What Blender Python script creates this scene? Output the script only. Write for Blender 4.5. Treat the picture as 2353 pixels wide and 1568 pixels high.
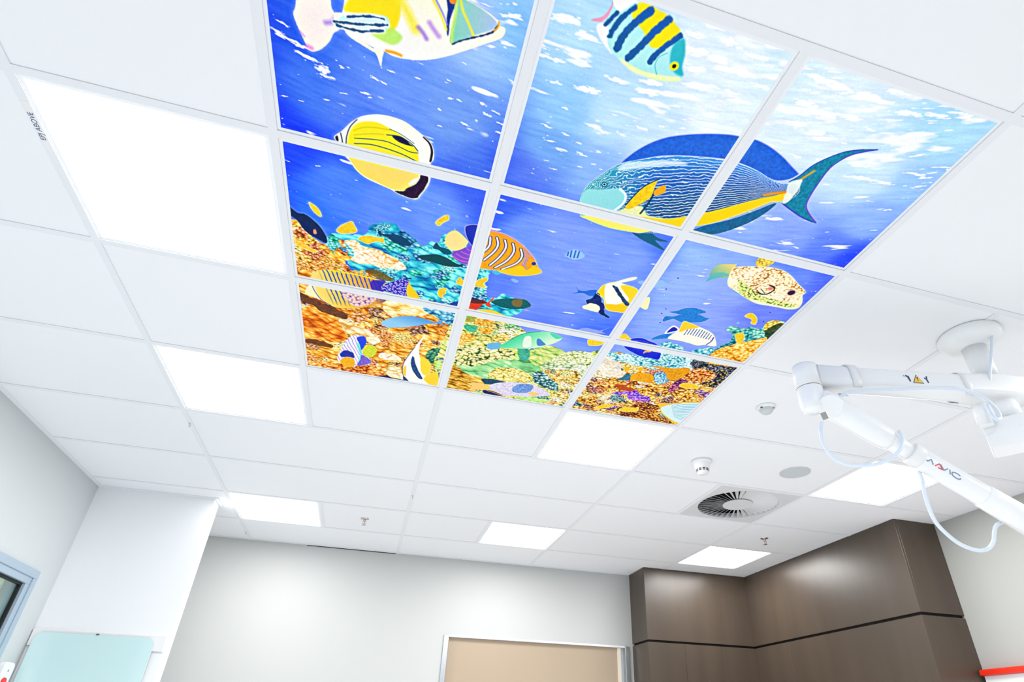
import bpy, bmesh, math, random
import numpy as np
from mathutils import Vector, Matrix

for _o in list(bpy.data.objects):
    bpy.data.objects.remove(_o, do_unlink=True)
scene = bpy.context.scene
col = scene.collection
H = 2.70                                   # finished ceiling height (m)

# ------------------------------------------------------------------ camera
cd = bpy.data.cameras.new('camera')
cd.sensor_fit = 'HORIZONTAL'; cd.sensor_width = 36.0
cd.lens = 1328.850256562267 / 2353 * 36
cd.shift_x = -0.03569370301942497; cd.shift_y = 0.03839385275936168
cd.clip_start = 0.02
cam = bpy.data.objects.new('camera', cd); col.objects.link(cam)
_R = [[0.9591603407998309, -0.28205548971584526, 0.021357466092844293], [0.1656685979328572, 0.4989628613140019, -0.8506409222981842], [0.22927135951905026, 0.8194392983928088, 0.5253131256248864]]
_C = [1.0578560286337952, -0.5337868211443685, -1.349241448357469]
cam.matrix_world = Matrix(((_R[0][0], -_R[1][0], -_R[2][0], _C[0]),
                           (_R[0][1], -_R[1][1], -_R[2][1], _C[1]),
                           (_R[0][2], -_R[1][2], -_R[2][2], _C[2] + H), (0, 0, 0, 1)))
scene.camera = cam

# ------------------------------------------------------------------ world, exposure, lamp levels
wd = bpy.data.worlds.new('world'); scene.world = wd; wd.use_nodes = True
wd.node_tree.nodes['Background'].inputs[0].default_value = (0.55, 0.6, 0.65, 1)
wd.node_tree.nodes['Background'].inputs[1].default_value = 0.0      # the room is closed: no sky reaches it
vs = scene.view_settings
vs.view_transform = 'Standard'; vs.look = 'None'; vs.gamma = 1.0; vs.use_curve_mapping = False
vs.exposure = 0.0
LED = 19.0                                # radiance of the white LED panels
PRINT = 0.72                            # radiance of the backlit picture panels

# ------------------------------------------------------------------ materials
def srgb(r, g, b):
    f = lambda c: (c / 255) / 12.92 if c <= 10.3 else (((c / 255) + .055) / 1.055) ** 2.4
    return (f(r), f(g), f(b), 1)
def mat(name, c, rough=.5, metal=0., noise=None, bump=None, spec=.5, coat=0.):
    m = bpy.data.materials.new(name); m.use_nodes = True
    nt = m.node_tree; b = nt.nodes['Principled BSDF']
    b.inputs['Base Color'].default_value = c; b.inputs['Roughness'].default_value = rough
    b.inputs['Metallic'].default_value = metal
    b.inputs['Specular IOR Level'].default_value = spec
    b.inputs['Coat Weight'].default_value = coat
    tc = None
    if noise or bump:
        tc = nt.nodes.new('ShaderNodeTexCoord')
    if noise:
        sc, amt, stretch = noise
        mp = nt.nodes.new('ShaderNodeMapping'); mp.inputs['Scale'].default_value = stretch
        n = nt.nodes.new('ShaderNodeTexNoise'); n.inputs['Scale'].default_value = sc; n.inputs['Detail'].default_value = 5
        r = nt.nodes.new('ShaderNodeMixRGB'); r.blend_type = 'MIX'
        r.inputs[1].default_value = tuple(max(0, x * (1 - amt)) for x in c[:3]) + (1,)
        r.inputs[2].default_value = tuple(min(1, x * (1 + amt)) for x in c[:3]) + (1,)
        nt.links.new(tc.outputs['Object'], mp.inputs[0]); nt.links.new(mp.outputs[0], n.inputs['Vector'])
        nt.links.new(n.outputs['Fac'], r.inputs[0]); nt.links.new(r.outputs[0], b.inputs['Base Color'])
    if bump:
        sc, st = bump
        n = nt.nodes.new('ShaderNodeTexNoise'); n.inputs['Scale'].default_value = sc; n.inputs['Detail'].default_value = 3
        bp = nt.nodes.new('ShaderNodeBump'); bp.inputs['Strength'].default_value = st; bp.inputs['Distance'].default_value = .002
        nt.links.new(tc.outputs['Object'], n.inputs['Vector']); nt.links.new(n.outputs['Fac'], bp.inputs['Height'])
        nt.links.new(bp.outputs[0], b.inputs['Normal'])
    return m
def emit(name, c, s):
    m = bpy.data.materials.new(name); m.use_nodes = True; nt = m.node_tree
    nt.nodes.remove(nt.nodes['Principled BSDF'])
    e = nt.nodes.new('ShaderNodeEmission'); e.inputs[0].default_value = c; e.inputs[1].default_value = s
    nt.links.new(e.outputs[0], nt.nodes['Material Output'].inputs[0])
    return m
M = {}
M['tile'] = mat('ceiling_tile_white', (.895, .915, .95, 1), .9, bump=(160, .08), noise=(3, .008, (1, 1, 1)), spec=.2)
M['slab'] = mat('ceiling_void', (.2, .2, .2, 1), .9, noise=(4, .1, (1, 1, 1)))
M['grid'] = mat('grid_bar_white', (.84, .86, .90, 1), 1.0, spec=0.)
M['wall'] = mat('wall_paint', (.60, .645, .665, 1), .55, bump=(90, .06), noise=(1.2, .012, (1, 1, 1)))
M['wallb'] = mat('wall_paint_dimmed', (.545, .56, .555, 1), .55, bump=(90, .06), noise=(1.2, .012, (1, 1, 1)))  # same paint as the nib, darkened to offset strong direct panel light
M['nib'] = mat('wall_paint_white', (.90, .92, .945, 1), .55, bump=(90, .06), noise=(1.2, .01, (1, 1, 1)))  # same wall paint, lightened to make up for weak light on the nib
M['wallr'] = mat('wall_paint_warm_dimmed', (.435, .445, .425, 1), .55, bump=(90, .06), noise=(1.2, .012, (1, 1, 1)))  # wall paint darkened to hold down the light on the right wall
M['floor'] = mat('vinyl_floor', (.91, .92, .93, 1), .4, noise=(40, .05, (1, 1, 1)))
M['ledframe'] = mat('panel_frame_white', (.87, .895, .935, 1), .5, noise=(8, .01, (1, 1, 1)))
M['led'] = emit('led_diffuser', (1.0, .985, .97, 1), LED)
M['led'].cycles.emission_sampling = 'FRONT'
M['brown'] = mat('brown_laminate', srgb(75, 64, 54), .34, noise=(9, .22, (1, 1, .08)), bump=(700, .05), spec=.55)
M['black'] = mat('black_recess', (.004, .004, .004, 1), .7, noise=(9, .2, (1, 1, 1)))
M['beige'] = mat('beige_door', srgb(176, 158, 136), .45, noise=(5, .03, (1, 1, .2)))
M['cream'] = mat('cream_stop', srgb(236, 226, 208), .5, noise=(5, .02, (1, 1, 1)))
M['alu'] = mat('brushed_aluminium', (.62, .65, .68, 1), .28, metal=1., noise=(60, .05, (1, 1, .05)))
M['winframe'] = mat('window_frame_grey', srgb(168, 188, 204), .4, metal=.15, noise=(20, .03, (1, 1, 1)))
M['mint'] = mat('mint_glass_board', srgb(206, 236, 238), .12, noise=(1.5, .02, (1, 1, 1)), coat=.6)
M['white'] = mat('white_enamel', (.92, .94, .955, 1), .32, noise=(8, .01, (1, 1, 1)), coat=.2)
M['whitep'] = mat('white_plastic', (.86, .87, .88, 1), .4, noise=(10, .01, (1, 1, 1)))
M['cable'] = mat('pale_blue_cable', srgb(224, 235, 248), .35, noise=(30, .02, (1, 1, 1)))
M['chrome'] = mat('chrome', (.6, .58, .56, 1), .15, metal=1., noise=(30, .05, (1, 1, 1)))
M['dark'] = mat('dark_plastic', (.02, .025, .03, 1), .5, noise=(20, .1, (1, 1, 1)))
M['blue'] = mat('print_blue', srgb(20, 60, 120), .5, noise=(60, .1, (1, 1, 1)))
M['slate'] = mat('print_slate', srgb(120, 150, 172), .5, noise=(60, .05, (1, 1, 1)))
M['red'] = mat('print_red', srgb(228, 80, 80), .5, noise=(60, .05, (1, 1, 1)))
M['orange'] = mat('orange_red_rail', srgb(226, 40, 10), .4, noise=(10, .06, (1, 1, 1)))
M['yellow'] = mat('label_yellow', srgb(252, 205, 70), .5, noise=(60, .03, (1, 1, 1)))
M['grey'] = mat('cover_grey', (.60, .635, .67, 1), .6, noise=(20, .02, (1, 1, 1)))
M['vent'] = mat('diffuser_white', (.74, .75, .77, 1), .45, noise=(10, .01, (1, 1, 1)))
M['inner'] = mat('control_room_wall', srgb(178, 190, 182), .6, noise=(2, .03, (1, 1, 1)))
M['olive'] = mat('olive_track', srgb(150, 156, 132), .5, noise=(10, .05, (1, 1, 1)))
M['creamrail'] = mat('cream_rail', srgb(236, 238, 214), .5, noise=(10, .02, (1, 1, 1)))
def glassmat():
    m = bpy.data.materials.new('window_glass'); m.use_nodes = True; nt = m.node_tree
    nt.nodes.remove(nt.nodes['Principled BSDF'])
    t = nt.nodes.new('ShaderNodeBsdfTransparent'); t.inputs[0].default_value = (.86, .95, .92, 1)
    g = nt.nodes.new('ShaderNodeBsdfGlossy'); g.inputs[0].default_value = (1, 1, 1, 1); g.inputs['Roughness'].default_value = .02
    lw = nt.nodes.new('ShaderNodeLayerWeight'); pw = nt.nodes.new('ShaderNodeMath'); pw.operation = 'POWER'; pw.inputs[1].default_value = 4
    f = nt.nodes.new('ShaderNodeMath'); f.operation = 'MULTIPLY_ADD'; f.inputs[1].default_value = .5; f.inputs[2].default_value = .04
    nt.links.new(lw.outputs['Facing'], pw.inputs[0]); nt.links.new(pw.outputs[0], f.inputs[0])
    x = nt.nodes.new('ShaderNodeMixShader')
    nt.links.new(f.outputs[0], x.inputs[0]); nt.links.new(t.outputs[0], x.inputs[1]); nt.links.new(g.outputs[0], x.inputs[2])
    nt.links.new(x.outputs[0], nt.nodes['Material Output'].inputs[0])
    return m
M['glass'] = glassmat()
def printmat():                              # translucent printed acrylic: lit from behind, and reflecting a little room light
    m = bpy.data.materials.new('backlit_print'); m.use_nodes = True; nt = m.node_tree
    b = nt.nodes['Principled BSDF']; b.inputs['Roughness'].default_value = .6; b.inputs['Specular IOR Level'].default_value = .1
    a = nt.nodes.new('ShaderNodeAttribute'); a.attribute_name = 'print'
    sc = nt.nodes.new('ShaderNodeVectorMath'); sc.operation = 'SCALE'; sc.inputs['Scale'].default_value = .30
    nt.links.new(a.outputs['Color'], sc.inputs[0]); nt.links.new(sc.outputs[0], b.inputs['Base Color'])
    nt.links.new(a.outputs['Color'], b.inputs['Emission Color']); b.inputs['Emission Strength'].default_value = PRINT
    return m
M['print'] = printmat()
M['print'].cycles.emission_sampling = 'NONE'

# ------------------------------------------------------------------ mesh helpers
class MB:
    def __init__(s): s.v = []; s.f = []; s.sm = []
    def add(s, vs, fs, smooth=False):
        k = len(s.v); s.v += [tuple(v) for v in vs]; s.f += [tuple(i + k for i in f) for f in fs]; s.sm += [smooth] * len(fs); return s
    def box(s, x0, x1, y0, y1, z0, z1, mtx=None):
        vs = [Vector((x, y, z)) for z in (z0, z1) for y in (y0, y1) for x in (x0, x1)]
        if mtx is not None: vs = [mtx @ v for v in vs]
        return s.add(vs, [(0, 2, 3, 1), (4, 5, 7, 6), (0, 1, 5, 4), (2, 6, 7, 3), (0, 4, 6, 2), (1, 3, 7, 5)])
    def lathe(s, prof, n=32, mtx=None, cap=True):
        vs = []; fs = []
        for (r, z) in prof:
            for i in range(n):
                a = 2 * math.pi * i / n; v = Vector((r * math.cos(a), r * math.sin(a), z)); vs.append(mtx @ v if mtx is not None else v)
        for j in range(len(prof) - 1):
            for i in range(n):
                fs.append((j * n + i, j * n + (i + 1) % n, (j + 1) * n + (i + 1) % n, (j + 1) * n + i))
        s.add(vs, fs, True)
        if cap:
            k = len(s.v) - n * len(prof)
            s.f.append(tuple(k + i for i in range(n))[::-1]); s.sm.append(False)
            s.f.append(tuple(k + (len(prof) - 1) * n + i for i in range(n))); s.sm.append(False)
        return s
    def tube(s, pts, r, n=12, closed=False):
        P = [Vector(p) for p in pts]; vs = []; fs = []; up = None
        for i, p in enumerate(P):
            a = P[max(i - 1, 0)]; b = P[min(i + 1, len(P) - 1)]; t = (b - a).normalized()
            if up is None: up = Vector((0, 0, 1)) if abs(t.z) < .9 else Vector((1, 0, 0))
            e1 = (up - t * up.dot(t)).normalized(); e2 = t.cross(e1); up = e1
            rr = r[i] if isinstance(r, (list, tuple)) else r
            for k in range(n):
                q = 2 * math.pi * k / n; vs.append(p + (e1 * math.cos(q) + e2 * math.sin(q)) * rr)
        for i in range(len(P) - 1):
            for k in range(n): fs.append((i * n + k, i * n + (k + 1) % n, (i + 1) * n + (k + 1) % n, (i + 1) * n + k))
        s.add(vs, fs, True); k = len(s.v) - n * len(P)
        s.f.append(tuple(k + i for i in range(n))[::-1]); s.sm.append(False)
        s.f.append(tuple(k + (len(P) - 1) * n + i for i in range(n))); s.sm.append(False)
        return s
    def prism(s, poly, z0, z1, mtx=None):      # polygon in xy extruded along z
        n = len(poly); vs = [Vector((x, y, z0)) for x, y in poly] + [Vector((x, y, z1)) for x, y in poly]
        if mtx is not None: vs = [mtx @ v for v in vs]
        return s.add(vs, [tuple(range(n))[::-1], tuple(range(n, 2 * n))] + [(i, (i + 1) % n, (i + 1) % n + n, i + n) for i in range(n)])
    def build(s, name, m, parent=None, bevel=0, seg=2, flip=False):
        me = bpy.data.meshes.new(name); me.from_pydata(s.v, [], s.f); me.update()
        bm = bmesh.new(); bm.from_mesh(me)
        if not flip: bmesh.ops.recalc_face_normals(bm, faces=bm.faces)
        if bevel:
            bmesh.ops.bevel(bm, geom=[e for e in bm.edges if e.calc_face_angle(0) > .5], offset=bevel, segments=seg, profile=.6, affect='EDGES')
        bm.to_mesh(me); bm.free()
        if not bevel and len(me.polygons) == len(s.sm):
            me.polygons.foreach_set('use_smooth', s.sm)
        me.materials.append(M[m] if isinstance(m, str) else m)
        o = bpy.data.objects.new(name, me); col.objects.link(o)
        if parent is not None: o.parent = parent
        return o
def smooth_pts(P, sub=6):
    P = [Vector(p) for p in P]; out = []
    for i in range(len(P) - 1):
        a = P[max(i - 1, 0)]; b = P[i]; c = P[i + 1]; d = P[min(i + 2, len(P) - 1)]
        for k in range(sub):
            t = k / sub
            out.append(.5 * (2 * b + (c - a) * t + (2 * a - 5 * b + 4 * c - d) * t * t + (3 * b - a - 3 * c + d) * t ** 3))
    out.append(P[-1]); return out
def tag(o, label=None, cat=None, group=None, kind=None):
    if label: o['label'] = label
    if cat: o['category'] = cat
    if group: o['group'] = group
    if kind: o['kind'] = kind
    return o
def empty(name, loc=(0, 0, 0)):
    o = bpy.data.objects.new(name, None); col.objects.link(o); o.location = loc; o.empty_display_size = .1
    return o
def setp(o, root):                           # parent while keeping world coordinates of a root that is only translated
    o.parent = root; o.matrix_parent_inverse = Matrix.Translation(-root.location)
    return o
def B(x0, x1, y0, y1, z0, z1): return MB().box(x0, x1, y0, y1, z0, z1)

# ------------------------------------------------------------------ the room
XL, XR, YB, YF = -0.80, 4.80, 4.765, -3.0
tag(B(XL - .2, XR + .2, YF - .2, YB + .2, -.1, 0).build('floor', 'floor'), kind='structure')
# left wall with the control-room window opening
WY0, WY1, WZ0, WZ1 = 1.75, 3.505, H - 1.52, H - .645
w = MB()
w.box(XL - .12, XL, YF, WY0, 0, H + .1).box(XL - .12, XL, WY1, YB + .12, 0, H + .1)
w.box(XL - .12, XL, WY0, WY1, 0, WZ0).box(XL - .12, XL, WY0, WY1, WZ1, H + .1)
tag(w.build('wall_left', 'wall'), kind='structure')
# back wall with the door opening
DX0, DX1, DZ = 1.70, 3.345, H - .636
w = MB()
w.box(XL, DX0, YB, YB + .12, 0, H + .1).box(DX1, XR + .12, YB, YB + .12, 0, H + .1).box(DX0, DX1, YB, YB + .12, DZ, H + .1)
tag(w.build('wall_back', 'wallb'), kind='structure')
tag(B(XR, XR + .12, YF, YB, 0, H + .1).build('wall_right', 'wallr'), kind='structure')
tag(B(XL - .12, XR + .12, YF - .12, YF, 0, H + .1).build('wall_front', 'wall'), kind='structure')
NX, NY0, NY1 = -.095, 3.785, 3.915
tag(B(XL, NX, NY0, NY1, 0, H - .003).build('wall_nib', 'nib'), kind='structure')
# perimeter angle trims under the ceiling tiles
def trim(n, *bx):
    m = MB()
    for b in bx: m.box(*b)
    tag(m.build('trim_%d' % n, 'grid'), kind='structure')
zt0, zt1 = H - .0035, H - .0003
trim(1, (XL, XL + .026, YF, NY0 - .026, zt0, zt1))
trim(2, (XL, NX + .026, NY0 - .026, NY0, zt0, zt1), (NX, NX + .026, NY0, NY1 + .026, zt0, zt1))
trim(3, (XL + .0, 3.385, YB - .024, YB, zt0, zt1))
gap = B(.45, 1.186, YB - .0012, YB - .0002, H - .0095, H - .0037).build('shadow_gap', 'black', bpy.data.objects['trim_3'])
trim(4, (XR - .024, XR, YF, 2.56, zt0, zt1))

# ------------------------------------------------------------------ suspended ceiling: bars and tiles
ceil = tag(B(XL, XR, YF, YB, H + .1, H + .14).build('ceiling', 'slab'), kind='structure')
MAINS = [0.0, 1.2, 2.4, 3.6]
for x in MAINS:
    m = B(x - .012, x + .012, YF, YB, H - .003, H - .0004); m.box(x - .001, x + .001, YF, YB, H - .0004, H + .035)
    m.build('main_bar', 'grid', ceil)
edges = [XL] + MAINS + [XR]
def cross(x0, x1, y):
    m = B(x0, x1, y - .012, y + .012, H - .0028, H - .0005); m.box(x0, x1, y - .001, y + .001, H - .0005, H + .03)
    m.build('cross_bar', 'grid', ceil)
def mid(x, y0, y1):
    m = B(x - .012, x + .012, y0 + .012, y1 - .012, H - .0028, H - .0005); m.box(x - .001, x + .001, y0 + .012, y1 - .012, H - .0005, H + .03)
    m.build('cross_bar', 'grid', ceil)
ROWS = list(range(-5, 8))
tiles_cache = {}
def tile(x0, x1, y0, y1):
    w_, d_ = round(x1 - x0, 4), round(y1 - y0, 4)
    if (w_, d_) not in tiles_cache:
        o = B(-w_ / 2 + .003, w_ / 2 - .003, -d_ / 2 + .003, d_ / 2 - .003, 0, .016).build('ceiling_tile', 'tile', ceil)
        tiles_cache[(w_, d_)] = o.data
    else:
        o = bpy.data.objects.new('ceiling_tile', tiles_cache[(w_, d_)]); col.objects.link(o); o.parent = ceil
    o.location = ((x0 + x1) / 2, (y0 + y1) / 2, H)
LIGHTS = {(0., 1), (0., 3), (1.8, 3), (3.6, 3), (0., 6), (1.8, 6), (3.6, 6), (3.6, 0), (0., -2), (1.8, -2), (3.6, -2)}  # the panels out of view are added to light the room
MURAL = {(.6, 0), (1.2, 0), (1.8, 0), (.6, 1), (1.2, 1), (1.8, 1), (.6, 2), (1.2, 2), (1.8, 2)}
VENT = {(3.0, 4)}
for bi in range(5):
    x0, x1 = edges[bi], edges[bi + 1]
    for k in ROWS:
        y0, y1 = .6 * k, min(.6 * (k + 1), YB)
        if k > -5: cross(x0 + .012 * (bi > 0), x1 - .012 * (bi < 4), y0)
        half = [x0, round(x0 + .6, 3)] if bi in (1, 2, 3, 4) else [x0]
        special = [(round(h, 3), k) in (LIGHTS | MURAL | VENT) for h in half]
        if any(special):
            mid(x0 + .6, y0, y1)
            for h, s in zip(half, special):
                if not s: tile(h, h + .6, y0, y1)
        elif bi == 1 and k in (0, 2):
            mid(x0 + .6, y0, y1); tile(x0, x0 + .6, y0, y1)
        elif bi == 3 and k == 1:
            mid(3.07, y0, y1); tile(x0, 3.07, y0, y1); tile(3.07, x1, y0, y1)
        else:
            tile(x0, x1, y0, y1)

# ------------------------------------------------------------------ white LED panels
def frame_mb(w, b, zl, zh):
    h = w / 2; m = MB()
    m.box(-h, h, -h, -h + b, zl, zh).box(-h, h, h - b, h, zl, zh).box(-h, -h + b, -h + b, h - b, zl, zh).box(h - b, h, -h + b, h - b, zl, zh)
    return m
def led_panel(x, k, label):
    r = empty('ceiling_light', (x + .3, .6 * k + .3, H)); tag(r, label, 'ceiling light', 'white square light panels in the ceiling grid')
    if led_panel.proto is None:
        led_panel.proto = (frame_mb(.594, .0195, .0002, .012).build('frame', 'ledframe', r), MB().add([(-.28, -.28, .001), (-.28, .28, .001), (.28, .28, .001), (.28, -.28, .001)], [(0, 1, 2, 3)]).build('diffuser', 'led', r, flip=True))
    else:
        for q in led_panel.proto:
            c = q.copy(); col.objects.link(c); c.parent = r
led_panel.proto = None
LABEL = {(0., 1): 'largest lit white panel, left of the yellow butterflyfish picture', (0., 3): 'lit white panel on the left, beside the orange coral picture corner',
         (1.8, 3): 'lit white panel touching the far edge of the fish mural', (3.6, 3): 'lit white panel partly behind the branded lower arm',
         (0., 6): 'lit white panel nearest the white wall nib at left', (1.8, 6): 'lit white panel above the beige door',
         (3.6, 6): 'lit white panel beside the dark brown wall corner'}
for (x, k) in sorted(LIGHTS):
    led_panel(x, k, LABEL.get((x, k), 'lit white ceiling panel behind the viewpoint, outside the photo'))

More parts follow.
